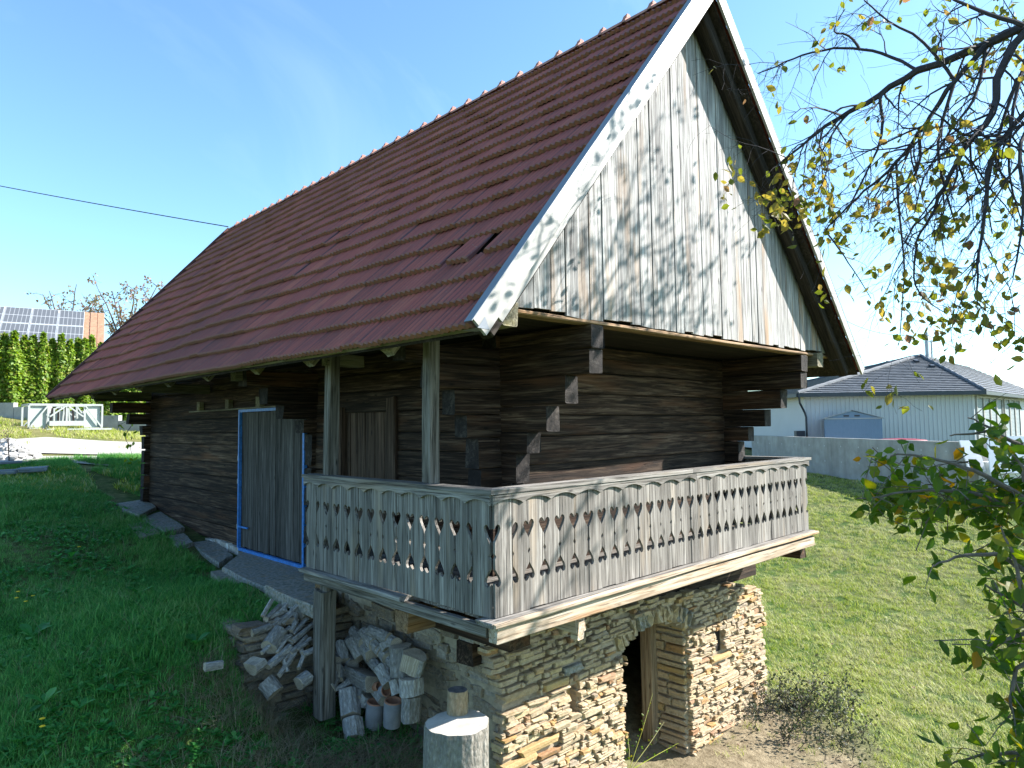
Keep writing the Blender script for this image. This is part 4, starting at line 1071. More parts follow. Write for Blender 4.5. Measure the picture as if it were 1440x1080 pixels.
def leaves_for(g, tree, mat, size, n_ind, clump=2, down=.9, seed=5):
    r = np.random.default_rng(seed); P = []; 
    for q, d in g.leaf:
        for _ in range(clump if r.random() < .7 else 1): P.append(np.array(q) + r.normal(size=3) * size * .35)
    if not P: return
    P = np.array(P); n = len(P); sz = size * r.uniform(.65, 1.15, n); R = rand_rot(n, down, r)
    score = []
    for i in range(n):
        iv = in_view(P[i]); score.append(sz[i] / iv[2] if iv else -1)
    o = np.argsort(-np.array(score)); ind = [i for i in o[:n_ind] if score[i] > 0]; rest = np.array([i for i in range(n) if i not in set(ind)], int)
    me = fast_mesh('leaf', LEAF, LEAFF, [mat])
    for i in ind:
        Mx = Matrix.Identity(4)
        for a in range(3):
            for b in range(3): Mx[a][b] = R[i][a][b] * sz[i]
            Mx[a][3] = P[i][a]
        obj('leaf', me, tree, Mx)
    if len(rest): scatter('foliage', P[rest], sz[rest], R[rest], mat, tree, kind='stuff')
    return n

# ------------------------------------------------------------------ left background
gw = MB(); A = at(-120,572,26); B = at(220,592,25); base = lambda p: h1(p.x, p.y) - .3
gwall = empty('garden_wall', (A + B)/2 - Vector((0,0,.5)), 'low grey concrete wall in front of the clipped thuja hedge', 'wall')
for i in range(7):
    a = A.lerp(B, i/7); b = A.lerp(B, (i+1)/7 - .002); g0 = min(base(a), base(b)); zt = max(h1(a.x,a.y), h1(b.x,b.y)) + .42
    m_ = MB(); m_.beam((a.x,a.y,(g0+zt)/2), (b.x,b.y,(g0+zt)/2), .2, zt-g0); m_.build('wall_panel', simple('pale_concrete', (.33,.32,.30), .9, var=.2, scale=3) if i == 0 else bpy.data.materials['pale_concrete'], gwall)
def thuja_geo(seed, Hh=3.3, r0=.205, n=2600):
    r = np.random.default_rng(seed); t_ = r.random(n) ** .9; prof = r0 * np.minimum(1, (1 - t_) * 3.2) ** .7 * (.92 + .10 * np.sin(t_ * 9 + seed))
    th = r.random(n) * 2 * np.pi; lump = 1 + .16 * np.sin(th * 3 + t_ * 14 + seed) + .10 * np.sin(th * 5 - t_ * 31)
    rr = prof * lump * r.uniform(.72, 1.04, n); P = np.stack([rr*np.cos(th), rr*np.sin(th), .05 + t_ * Hh], 1)
    out_ = np.stack([np.cos(th), np.sin(th), np.full(n, .45)], 1) + r.normal(size=(n,3)) * .45; out_ /= np.linalg.norm(out_, axis=1)[:, None]
    a = r.normal(size=(n,3)); a -= out_ * (a*out_).sum(1)[:, None]; a /= np.linalg.norm(a, axis=1)[:, None]
    R = np.stack([a, np.cross(out_, a), out_], 2)
    tm = np.array([(0,-.12,0),(.5,-.3,.02),(1,0,0),(.5,.3,.02)]); V = np.einsum('nij,kj->nki', R, tm) * r.uniform(.09,.17,n).reshape(-1,1,1) + P[:,None,:]
    return fast_mesh('crown', V.reshape(-1,3), (np.arange(n)[:,None]*4 + np.arange(4)[None]), [M['thuja']])
tg = [thuja_geo(k) for k in range(4)]
tk = MB(); tk.tube([(0,0,-.2),(0,0,1),(0,0,2.9)], [.05,.045,.01], 6); tkm = tk.mesh('trunk', [M['lbark']])
ordi = ['first','second','third','fourth','fifth','sixth','seventh','eighth','ninth','tenth','eleventh','twelfth','thirteenth','fourteenth','fifteenth','sixteenth','seventeenth','eighteenth','nineteenth','twentieth']
us = [-12, 3, 17, 31, 44, 58, 71, 84, 96, 107, 117, 127, 140, 153, 166, 180, 193, 206]; tops = [470,470,469,474,474,470,478,472,480,477,479,474,484,480,480,480,480,480]
for i, (u, tp_) in enumerate(zip(us, tops)):
    ht = 26.6 + 3.8 * u / 200; p = at(u, 580, ht + .15 * math.sin(i * 2.3)); g0 = h1(p.x, p.y); zt = at(u, tp_, ht).z; sc = (zt - g0) / 3.3
    lb = f'slim bright green thuja, {ordi[i]} of the hedge counted from the photo edge' if i else 'bright green thuja cut off by the photo edge at the end of the hedge'
    Mx = Matrix.Translation((p.x, p.y, g0)) @ Matrix.Rotation(i * 1.9, 4, 'Z') @ Matrix.Diagonal((random.uniform(.92,1.15),)*2 + (sc, 1))
    tr = obj('thuja_tree', None, None, Mx, lb, 'tree', 'thuja trees of the clipped hedge'); obj('crown', tg[i % 4], tr, Mx); obj('trunk', tkm, tr, Mx)

# house with solar panels
HR = Vector((5.6, 34.7, 7.36)); rd = Vector((-.972, .233, 0)); sdn = Vector((-.233, -.972, 0)); slp = (sdn * math.cos(math.radians(33)) + Vector((0,0,-1)) * math.sin(math.radians(33))); rn = rd.cross(slp).normalized()
if rn.z < 0: rn = -rn
house = empty('house', HR + rd*5 + Vector((0,0,-5)), 'pale house behind the hedge with solar panels on its orange tiled roof', 'house')
Wd = 5.0; Ln = 12.0
rf = MB(); a = HR; b = HR + rd * Ln; c = b + slp * Wd; d_ = a + slp * Wd
bs = Vector((-slp.x, -slp.y, slp.z)); e = a + bs * Wd; f_ = b + bs * Wd
rf.add([a, b, c, d_, a-Vector((0,0,.15)), b-Vector((0,0,.15)), c-Vector((0,0,.15)), d_-Vector((0,0,.15))], [(0,3,2,1),(4,5,6,7),(0,4,7,3),(3,7,6,2),(2,6,5,1)])
rf.add([a, b, f_, e], [(0,1,2,3)])
M['orange'] = simple('orange_clay_roof', (.34,.18,.11), .8, var=.3, scale=6); rfo = rf.build('roof', M['orange'], house)
# visible tile strip right of the panels plus the ridge row
mb = MB(); 
for i in range(13):
    for j in range(2): 
        p = HR + slp * (.05 + i*.36) + rd * (.02 + j*.30) + rn * (.03)
        mb.beam(p, p + slp * .37 + rn * -.02, .28, .025, rn)
mb.build('tile_strip', M['orange'], rfo, kind='stuff')
wl = MB(); q0 = d_ + rd*.4 - slp*.5; 
for (p, q) in ((a + slp*4.4 + rd*.4, b + slp*4.4 - rd*.4), (a + bs*4.4 + rd*.4, b + bs*4.4 - rd*.4)):
    wl.beam((p.x,p.y,3.2), (q.x,q.y,3.2), .3, p.z*2 - 6.6)
for p in (a + rd*.4, b - rd*.4):
    l = p + slp*4.4; r_ = p + bs*4.4; wl.add([(l.x,l.y,1.5),(r_.x,r_.y,1.5),(r_.x,r_.y,r_.z-.1),(p.x,p.y,p.z-.15),(l.x,l.y,l.z-.1)], [(0,1,2,3,4)])
wl.build('wall', simple('cream_render', (.62,.58,.50), .9, var=.06), house)
def solar_mat():
    t = NT('solar_cells'); s_ = t.n('ShaderNodeSeparateXYZ'); t.l(t.coord('Object'), s_.inputs[0])
    fx = t.math('FRACT', t.math('MULTIPLY', s_.outputs[1], 6/1.0)); fy = t.math('FRACT', t.math('MULTIPLY', s_.outputs[0], 2/1.66))
    ln = t.math('MAXIMUM', t.math('MULTIPLY', t.math('GREATER_THAN', fx, .88), .6), t.math('GREATER_THAN', fy, .955))
    return t.col(t.mix(ln, (.10,.105,.115), (.40,.41,.42)), .5, .0, .4)
M['solar'] = solar_mat(); M['alu'] = simple('aluminium_frame', (.66,.67,.68), .4, .4, var=.04)
for ci in range(8):
    for ri in range(2):
        p = HR + slp * (.22 + ri*1.74) + rd * (.72 + ci*1.06) + rn * .10
        Mx = Matrix(((slp.x, rd.x, rn.x, p.x), (slp.y, rd.y, rn.y, p.y), (slp.z, rd.z, rn.z, p.z), (0,0,0,1)))
        pn = MB(); pn.box((.03,.02,.0), (1.69,1.02,.03)); pno = obj('solar_panel', pn.mesh('solar_panel', [M['solar']]), house, Mx)
        fr_ = MB(); fr_.box((0,0,-.01),(1.72,.02,.04)); fr_.box((0,1.02,-.01),(1.72,1.04,.04)); fr_.box((0,.0201,-.01),(.03,1.0199,.04)); fr_.box((1.69,.0201,-.01),(1.72,1.0199,.04)); obj('frame', fr_.mesh('frame', [M['alu']]), pno, Mx)

# two thin autumn trees behind the house
def far_tree(base_p, Hh, spread, seed, label, nleaf, tint):
    tr = empty('fruit_tree', base_p, label, 'tree', 'thin autumn trees behind the hedge'); g = Grow(seed, -.05); b = Vector(base_p)
    r = random.Random(seed); top = b + Vector((0,0,Hh*.45)); g.mb.tube([b, b.lerp(top,.5) + Vector((.1,0,0)), top], [.22,.18,.15], 7); tk_ = g.mb; g.mb = MB()
    for i in range(9):
        th = i * 2.4; d = Vector((math.cos(th), math.sin(th), 0)); e = top + d * spread * r.uniform(.5,1) + Vector((0,0,Hh*.55*r.uniform(.45,1)))
        s0 = b.lerp(top, r.uniform(.75,1)); mid = s0.lerp(e,.5) + Vector((0,0,.4))
        g.limb([s0, mid, e], .08, .02, 0, sides=5)
        for k in range(7):
            q = mid.lerp(e, r.random()) if k % 3 else s0.lerp(mid, r.uniform(.5,1)); dd = Vector((r.gauss(0,1), r.gauss(0,1), r.gauss(.5,.8))).normalized(); e2 = q + dd * spread * r.uniform(.25,.5)
            g.limb([q, q.lerp(e2,.5) + Vector((0,0,.08)), e2], .03, .009, 0, sides=4)
            for m_ in range(4):
                q2 = q.lerp(e2, r.uniform(.3,1)); d2 = Vector((r.gauss(0,1), r.gauss(0,1), r.gauss(.3,.8))).normalized(); e3 = q2 + d2 * spread * .2; g.limb([q2, e3], .012, .005, 0, sides=3)
                for z_ in range(nleaf): g.leaf.append((q2.lerp(e3, r.random()) , d2))
    tk_.build('trunk', M['lbark'], tr); g.mb.build('crown_limb', M['lbark'], tr)
    leaves_for(g, tr, M['autumn'], .20, 0, 2, .3, seed)
p = at(95, 470, 45); far_tree((p.x, p.y, h1(p.x,p.y)), at(95,392,45).z - h1(p.x,p.y), 2.1, 11, 'nearly bare autumn tree behind the solar panels', 1, 0)
p = at(178, 470, 44); far_tree((p.x, p.y, h1(p.x,p.y)), at(178,390,44).z - h1(p.x,p.y), 2.4, 12, 'autumn tree with pinkish and yellow leaves beside the barn roof', 3, 0)

# white steel cage on the lawn
A = gnd(40,603); B = gnd(143,607); ex = (B - A); ex.z = 0; CL = ex.length; ex.normalize(); ey = Vector((-ex.y, ex.x, 0)); zb = (A.z + B.z)/2 + .05; Hc = .80; Dp = 1.1
cage = empty('steel_crate', (A.x, A.y, zb), 'white painted steel cage with diagonal braces standing on the lawn', 'crate')
O = Vector((A.x, A.y, zb)); pt = lambda a, b, c: O + ex*a + ey*b + Vector((0,0,c)); wm = simple('pale_grey_steel', (.34,.36,.34), .5)
def bar(name, p, q, w_=.06, mat=wm, par=cage): m_ = MB(); m_.beam(p, q, w_, w_); m_.build(name, mat, par)
for y in (0, Dp):
    for z in (.0, Hc): bar('rail', pt(0,y,z), pt(CL,y,z))
    for x in (0, CL*.25, CL*.5, CL*.75, CL): bar('upright', pt(x,y+.001,0.03), pt(x,y+.001,Hc-.03), .055)
    bar('brace', pt(0.02,y-.03,.05), pt(CL*.25-.02,y-.03,Hc-.05), .045); bar('brace', pt(CL*.75+.02,y-.03,Hc-.05), pt(CL-.02,y-.03,.05), .045)
    bar('brace', pt(CL*.27,y-.03,.4), pt(CL*.48,y-.03,Hc-.05), .045); bar('brace', pt(CL*.52,y-.03,Hc-.05), pt(CL*.73,y-.03,.4), .045)
    bar('rail', pt(CL*.26,y-.04,.18), pt(CL*.74,y-.04,.18), .16)
for x in (0, CL):
    for z in (.0, Hc): bar('rail', pt(x,.03,z), pt(x,Dp-.03,z))
for (x0, x1) in ((0.04, CL*.25-.04), (CL*.75+.04, CL-.04)): m_ = MB(); m_.beam(pt(x0,.06,Hc/2), pt(x1,.06,Hc/2), .012, Hc-.08); m_.build('side_sheet', simple('pale_grey_sheet', (.36,.41,.38), .6) if x0 < 1 else bpy.data.materials['pale_grey_sheet'], cage)
for i in range(9): bar('inner_bar', pt(CL*(.28+.055*i), Dp*.55, .1), pt(CL*(.28+.055*i)+random.uniform(-.06,.06), Dp*.55, Hc-.1), .05, M['dark'] if i % 2 else wm)
m_ = MB(); p = pt(CL*.2,-.35,-.02); m_.beam(p, p + ex*(CL*.9), .12, .05); m_.build('plank', wm, label='long white plank lying in front of the steel cage', cat='plank')

# boards and sheet on the grass edge, rubble heap, sapling
M['greyboard'] = wood('blue_grey_board', (.14,.16,.18), (.24,.27,.30), (.34,.37,.40))
def board_at(u0, v0, u1, v1, wd, h, lb, dz=.05):
    a = gnd(u0, v0); b = gnd(u1, v1); z = max(a.z, b.z) + dz
    log('board', (a.x,a.y,z), (b.x,b.y,z+.01), wd, h, M['greyboard'], None, label=lb, cat='board', group='grey boards lying at the edge of the lawn')
board_at(28,664,66,664,.75,.10,'flat blue grey board stack end nearest the barn'); board_at(-15,663,30,660,.30,.06,'grey board lying crooked on the other boards', .16); board_at(-25,668,26,668,.5,.09,'low grey board at the photo edge under the crooked one')
def heap(c, r, h, n, mat, label, seed):
    q = np.random.default_rng(seed); root = empty('rubble_heap', c, label, 'heap'); mb = MB(); k = 14; V = [(0,0,h)]
    for ring in (.35,.7,1.0):
        for j in range(k): th = 2*math.pi*j/k; V.append((r*ring*math.cos(th)*q.uniform(.85,1.1), r*ring*math.sin(th)*q.uniform(.85,1.1), h*(1-ring**1.3)*q.uniform(.75,1.1)-.05*(ring==1)))
    F_ = [(0,1+j,1+(j+1)%k) for j in range(k)] + [(1+i*k+j,1+(i+1)*k+j,1+(i+1)*k+(j+1)%k,1+i*k+(j+1)%k) for i in range(2) for j in range(k)]
    mb.add([Vector(c)+Vector(p) for p in V], F_); mb.build('mound', mat, root); lump = MB()
    for _ in range(n):
        th = q.random()*6.28; rr = q.random()**.5; s_ = q.uniform(.04,.12); p = Vector(c) + Vector((r*rr*math.cos(th), r*rr*math.sin(th), h*(1-rr**1.3)))
        g_ = SG[q.integers(14)]; lump.add([p + Vector(((v[0]-.5)*s_*1.4,(v[1]-.5)*s_,(v[2]-.5)*s_)) for v in g_[0]], g_[1])
    lump.build('lumps', mat, root, kind='stuff')
c = gnd(8, 646); heap((c.x,c.y,c.z), .75, .5, 120, simple('pale_rubble', (.40,.39,.38), .95, var=.25), 'pale heap of rubble beside the gravel road', 4)
sp = gnd(13, 652); g = Grow(21, -.2); tr = empty('sapling', sp, 'thin bare sapling in front of the rubble heap', 'tree')
top = at(11, 603, (sp-CAM).dot(FW)); tk_ = MB(); tk_.tube([sp, sp.lerp(top,.5), top], [.015,.012,.004], 5); tk_.build('trunk', M['twig'], tr)
for i in range(12):
    q = sp.lerp(top, .35 + .05*i); g.twig(q, Vector((random.gauss(0,1), random.gauss(0,1), .8)).normalized(), .35, .006, 0, .5)
g.mb.build('crown', M['twig'], tr); leaves_for(g, tr, M['autumn'], .05, 0, 1, .2, 3)
# grape vine sprig at the far corner of the barn
tr = empty('vine', (.9, 12.5, .1), 'vine sprig with green leaves hanging by the far barn corner', 'plant'); g = Grow(33, .3)
t0 = 15.0
g.limb([at(196,585,t0), at(184,600,t0), at(176,615,t0), at(184,632,t0), at(186,648,t0)], .008, .003, 0); g.limb([at(196,585,t0), at(180,592,t0), at(166,598,t0)], .007, .003, 0)
g.mb.build('stem', M['twig'], tr)
g.leaf = [(at(u, v, t0 + random.uniform(-.2,.2)), Vector((0,0,-1))) for u, v in ((168,598),(172,606),(176,610),(180,615),(183,620),(178,625),(186,628),(188,636),(170,612),(183,640),(187,646),(179,648),(160,590),(192,600),(186,606),(172,596))]
leaves_for(g, tr, M['thuja'], .13, 16, 1, .8, 8)

# power line to the ridge
W0 = Vector((AX-.05, 12.5, AZ+.03)); W1 = at(-400, 176, 24); mb = MB(); n = 24
mb.tube([W0.lerp(W1, i/n) + Vector((0,0,-.25 * 4 * (i/n) * (1-i/n) * .55)) for i in range(n+1)], .012, 5); mb.build('power_line', M['twig'], label='dark power line running from the roof ridge across the sky', cat='cable')

# ------------------------------------------------------------------ right background
def concrete_mat():
    t = NT('shuttered_concrete'); P = t.world(); n = t.noise(P, 2.2, 6, .65); s_ = t.noise(t.world((1.5,1.5,.30)), 1.4, 5, .6)
    c = t.ramp(n, [(.3, (.30,.29,.27)), (.7, (.42,.41,.385))]); c = t.mix(t.ramp(s_, [(.42, 0), (.70, .5)]), c, (.19,.175,.155)); t.bump(n, .25, .01); return t.col(c, .9, 0, .2)
M['conc'] = concrete_mat()
cw = empty('concrete_wall', (29, 8, -.9), 'long board marked concrete retaining wall below the bungalow', 'wall')
w0 = Vector((WL0[0], WL0[1], 0)); wd_ = Vector((WLd[0], WLd[1], 0)); wn_ = Vector((WLn[0], WLn[1], 0))
x = 0; i = 0
while x < 14.4:
    L_ = min(2.4, 14.5 - x); a = w0 + wd_ * x; zt = .70 + .004 * x
    mb = MB(); p = a + Vector((0,0,(zt - 2.2)/2)); mb.beam(p, p + wd_ * (L_ - .012), .25, zt + 2.2); pn = mb.build('wall_panel', M['conc'], cw)
    for hx in (.5, 1.7):
        for hz in (.35, -.35):
            if x + hx < 14.3: th_ = MB(); q = a + wd_*hx - wn_*.126 + Vector((0,0,hz)); th_.tube([q, q - wn_*.004], .03, 8); th_.build('tie_hole', simple('tie_hole_plug', (.55,.54,.52), .9) if 'tie_hole_plug' not in bpy.data.materials else bpy.data.materials['tie_hole_plug'], pn)
    x += L_; i += 1
mb = MB(); p = w0 + Vector((0,0,-.75)) - wd_ * .128; mb.beam(p + wn_*-.12, p + wn_ * 3.2, .25, 2.9); mb.build('wall_panel', M['conc'], cw)

# bungalow: footprint with a blunt corner towards the meadow, hip roof to one apex
def cp(lat, t_): p = CAM + FW * t_ + RT * lat; return Vector((p.x, p.y, 0))
foot = [cp(15.55,36.4), cp(24.3,36.0), cp(39.0,50.7), cp(36,60), cp(16,52)]; ZE = 2.92; HZ = 5.5
bun = empty('bungalow', (foot[1].x, foot[1].y, .08), 'white ribbed bungalow with dark tiled hip roof behind the concrete wall', 'house')
M['siding'] = simple('white_ribbed_siding', (.50,.50,.50), .6, var=.04, scale=1); M['dtile'] = simple('dark_grey_roof_tile', (.10,.105,.115), .55, var=.3, scale=3); M['dgrey'] = simple('anthracite_metal', (.045,.05,.06), .45, .3)
up3 = Vector((0,0,1)); nF = len(foot); wl = MB(); wl.add([p + up3*-.2 for p in foot] + [p + up3*ZE for p in foot], [(i, (i+1)%nF, nF+(i+1)%nF, nF+i) for i in range(nF)]); wlo = wl.build('wall', M['siding'], bun)
hx_ = (foot[0]-foot[1]); HLn = hx_.length; hx_.normalize(); hy_ = Vector((-hx_.y, hx_.x, 0))
if hy_.dot(FW) < 0: hy_ = -hy_
q2 = lambda a, b, z: foot[1] + hx_*a + hy_*b + Vector((0,0,z))
rb = MB(); x = .06
while x < HLn - .02: rb.beam(q2(x,0,-.1), q2(x,0,ZE-.02), .09, .05, up=hy_); x += .225
rb.build('siding_ribs', M['siding'], wlo, kind='stuff')
cen = sum(foot, Vector()) / nF; ov = .55
eav = []
for i in range(nF):
    e_a = (foot[i]-foot[i-1]).normalized(); e_b = (foot[(i+1)%nF]-foot[i]).normalized(); na = Vector((e_a.y,-e_a.x,0)); nb2 = Vector((e_b.y,-e_b.x,0))
    if na.dot(foot[i]-cen) < 0: na = -na
    if nb2.dot(foot[i]-cen) < 0: nb2 = -nb2
    bi = (na + nb2).normalized(); eav.append(foot[i] + bi * (ov / bi.dot(na)))
apx = cp(25.9, 43.2); apx2 = cp(34.5, 52.5); roofo = empty('roof', cen + up3*ZE, parent=bun)
un = MB(); un.add([p + up3*ZE for p in eav] + [apx + up3*HZ, apx2 + up3*HZ], [(0,1,5),(1,2,6,5),(2,3,6),(3,4,5,6),(4,0,5)] + [tuple(range(nF))]); un.build('roof_boarding', M['dgrey'], roofo)
tl = []
def face_tiles(EL, ER, TP, TQ=None):
    ed = (ER - EL); Le = ed.length; ed.normalize()
    up_ = (TP - EL); a0 = up_.dot(ed); up_ -= ed * a0; Hs = up_.length; up_.normalize(); nn = ed.cross(up_)
    if nn.z < 0: nn = -nn
    a1 = (TQ - EL).dot(ed) if TQ is not None else a0; g_ = .36; r = 0
    while r * g_ < Hs - .05:
        s0 = r * g_; k0 = s0 / Hs; x0 = a0 * k0; x1 = Le + (a1 - Le) * k0; k1 = min(1, (s0+g_)/Hs); y0 = a0*k1; y1 = Le + (a1-Le)*k1
        x = x0 + (.15 if r % 2 else 0)
        while x < x1:
            xe = min(x + .32, x1); ta = max(x, y0); tb = min(xe, y1)
            if tb - ta > .03 or xe - x > .03:
                if tb < ta: tb = ta = (ta+tb)/2
                jz = random.uniform(0,.012)
                P_ = [EL + ed*x + up_*(s0-.02), EL + ed*(xe-.006) + up_*(s0-.02), EL + ed*max(tb-.006,ta) + up_*min(s0+g_, Hs), EL + ed*ta + up_*min(s0+g_, Hs)]
                v = [P_[0]+nn*(.075+jz), P_[1]+nn*(.075+jz), P_[2]+nn*.025, P_[3]+nn*.025, P_[0]+nn*.02, P_[1]+nn*.02]
                tl.append((v, [(0,1,2,3),(4,5,1,0),(1,5,2),(4,0,3)]))
            x = xe
        r += 1
face_tiles(eav[0] + up3*ZE, eav[1] + up3*ZE, apx + up3*HZ); face_tiles(eav[1] + up3*ZE, eav[2] + up3*ZE, apx + up3*HZ, apx2 + up3*HZ)
face_tiles(eav[4] + up3*ZE, eav[0] + up3*ZE, apx + up3*HZ)
tl.sort(key=lambda q: (q[0][0] - CAM).length)
vis = [q for q in tl if in_view(q[0][0])]; hid = [q for q in tl if not in_view(q[0][0])]
for v, f in vis[:290]:
    c = v[0]; obj('tile', mesh('tile', [p - c for p in v], f, [M['dtile']]), roofo, Matrix.Translation(c))
mb = MB()
for v, f in vis[290:] + hid: mb.add(v, f)
mb.build('tile_courses', M['dtile'], roofo, kind='stuff')
for (p, q) in [(eav[i] + up3*(ZE+.08), (apx2 if i in (2,3) else apx) + up3*(HZ+.09)) for i in range(nF)] + [(apx + up3*(HZ+.09), apx2 + up3*(HZ+.09))]:
    m_ = MB(); m_.tube([p.lerp(q, k/22) for k in range(23)], [.10 + .02*(k%2) for k in range(23)], 7); m_.build('hip_tile', M['dtile'], roofo)
mF = (eav[0]+eav[1])/2
def onroof(u, v):
    a_, b_, c_ = eav[0]+up3*ZE, eav[1]+up3*ZE, apx+up3*HZ; n = (b_-a_).cross(c_-a_); k = ray(u, v); return CAM + k * ((a_-CAM).dot(n) / k.dot(n)), (n.normalized() if n.z > 0 else -n.normalized())
for (u, v) in ((1252,513),(1290,511),(1312,518)):
    p, n_ = onroof(u, v); m_ = MB(); m_.beam(p + n_*.12, p + n_*.12 + Vector((hy_.x,hy_.y,.35))*.3, .24, .12, up=n_); m_.build('roof_vent', M['dgrey'], roofo)
gt = MB()
for i in range(nF): gt.beam(eav[i] + up3*(ZE-.06), eav[(i+1)%nF] + up3*(ZE-.06), .15, .17)
gt.build('gutter', M['dgrey'], bun)
sf = MB(); sf.add([p*.995 + cen*.005 + up3*(ZE-.10) for p in eav], [tuple(range(nF))]); sf.build('soffit', M['siding'], bun)
dp = MB(); dp.tube([q2(HLn+ov-.05,-ov-.08,ZE-.15), q2(HLn+ov-.1,-ov-.02,ZE-.45), q2(HLn+.05,-.12,ZE-.95), q2(HLn-.02,-.12,ZE-1.2), q2(HLn-.02,-.12,0)], .055, 8); dp.build('downpipe', M['dgrey'], bun)
m_ = MB(); m_.box((0,0,0),(1,1,1)); m_.v = [tuple(q2(HLn+.15+v[0]*.45,-.35+v[1]*.35,.08+v[2]*.92)) for v in m_.v]; m_.build('meter_box', M['dgrey'], None, label='dark box standing by the downpipe of the bungalow', cat='box')
# wide windows with lowered blinds on the blunt corner facade
M['blind'] = simple('pale_blind_slat', (.24,.28,.29), .6, var=.05)
f2 = (foot[2]-foot[1]).normalized(); n2 = Vector((f2.y,-f2.x,0))
if n2.dot(CAM - foot[1]) < 0: n2 = -n2
q4 = lambda a, o_, z: foot[1] + f2*a + n2*o_ + up3*z
for k, y0 in enumerate((.25, 1.95, 3.65, 5.35, 7.6, 9.3, 11.0)):
    wn = empty('window', q4(y0, .03, .4), parent=bun); fb = MB()
    for a in (y0+.05, y0+1.6): fb.beam(q4(a,.05,.3), q4(a,.05,2.74), .1, .1, up=n2)
    fb.beam(q4(y0+.101,.05,2.69), q4(y0+1.549,.05,2.69), .1, .1); fb.beam(q4(y0+.101,.05,.35), q4(y0+1.549,.05,.35), .1, .1); fb.build('frame', M['white'], wn)
    sl_ = MB(); sl_.beam(q4(y0+.1,.006,1.5), q4(y0+1.55,.006,1.5), .008, 2.3); sl_.build('pane', M['dgrey'], wn)
    for z in np.arange(.45, 2.62, .085): b_ = MB(); b_.beam(q4(y0+.105,.03,z), q4(y0+1.545,.03,z), .02, .074); b_.build('blind_slat', M['blind'], wn)
# garden shed
SA = at(1160, 600, 34.2); SB = at(1240, 600, 33.2); sx = SB - SA; sx.z = 0; SLn = sx.length; sx.normalize(); sy = Vector((-sx.y, sx.x, 0))
if sy.dot(FW) < 0: sy = -sy
SD = 1.9; q3 = lambda a, b, z: Vector((SA.x, SA.y, 0)) + sx*a + sy*b + Vector((0,0,z))
shed = empty('garden_shed', q3(SLn/2, SD/2, .05), 'blue grey metal garden shed with low gable roof against the bungalow', 'shed')
M['shed'] = simple('blue_grey_sheet_metal', (.15,.23,.33), .5, .2, var=.06)
EZs = 1.62; RZs = 1.98
wl = MB(); wl.add([q3(0,0,0), q3(SLn,0,0), q3(SLn,0,EZs), q3(SLn/2,0,RZs), q3(0,0,EZs), q3(0,SD,0), q3(SLn,SD,0), q3(SLn,SD,EZs), q3(SLn/2,SD,RZs), q3(0,SD,EZs)], [(0,1,2,3,4),(9,8,7,6,5),(1,6,7,2),(5,0,4,9)]); wo = wl.build('wall', M['shed'], shed)
rb = MB(); x = .08
while x < SLn - .05: rb.beam(q3(x,-.012,0), q3(x,-.012,EZs-.03), .05, .03, up=sy); x += .17
y = .1
while y < SD - .05: rb.beam(q3(SLn+.012,y,0), q3(SLn+.012,y,EZs-.03), .03, .05, up=sy); y += .17
rb.build('siding_ribs', M['shed'], wo, kind='stuff')
M['shedroof'] = simple('pale_grey_sheet_roof', (.30,.33,.36), .45, .3, var=.05)
for (xa, xb) in ((-.12, SLn/2), (SLn+.12, SLn/2)):
    m_ = MB(); z_ = EZs - .03; m_.add([q3(xa,-.1,z_), q3(xb,-.1,RZs+.03), q3(xb,SD+.1,RZs+.03), q3(xa,SD+.1,z_), q3(xa,-.1,z_+.035), q3(xb,-.1,RZs+.065), q3(xb,SD+.1,RZs+.065), q3(xa,SD+.1,z_+.035)], [(0,1,2,3),(7,6,5,4),(0,4,5,1),(1,5,6,2),(2,6,7,3),(3,7,4,0)]); m_.build('roof_sheet', M['shedroof'], shed)
fa = MB(); fa.beam(q3(0,-.03,EZs-.01), q3(SLn,-.03,EZs-.01), .03, .06); fa.build('gable_trim', M['shedroof'], shed)
for x in (SLn*.39, SLn*.58): m_ = MB(); m_.beam(q3(x-.12,-.02,1.74), q3(x+.12,-.02,1.74), .03, .07); m_.build('vent', M['dgrey'], shed)
# utility pole behind the bungalow with its wire
pb = at(1304, 500, 43); mb = MB(); pz = at(1304, 467, 43).z; mb.tube([(pb.x,pb.y,0),(pb.x,pb.y,pz)], .11, 8); up_ = empty('utility_pole', (pb.x,pb.y,0), 'grey utility pole rising behind the bungalow roof', 'pole'); mb.build('pole', simple('galvanised_pole', (.36,.38,.40), .5, .3), up_)
mb = MB(); mb.tube([(pb.x+.25,pb.y-.2,pz-1.6),(pb.x+.25,pb.y-.2,pz-.5)], .05, 6); mb.beam((pb.x,pb.y,pz-.6),(pb.x+.25,pb.y-.2,pz-.6), .06,.06); mb.build('bracket', bpy.data.materials['galvanised_pole'], up_)
e1_ = at(1350, 492, 44); e2_ = at(1188, 450, 60); mb = MB(); P0_ = Vector((pb.x,pb.y,pz-.15))
mb.tube([P0_.lerp(e2_, i/12) + Vector((0,0,-.5*4*(i/12)*(1-i/12))) for i in range(13)] , .018, 4); mb.build('power_line', M['twig'], label='wire hanging from the utility pole towards the barn', cat='cable')
mb = MB(); mb.tube([P0_.lerp(e1_, i/8) for i in range(9)], .016, 4); mb.build('power_line', M['twig'], label='short wire running down from the utility pole to the bungalow roof', cat='cable')
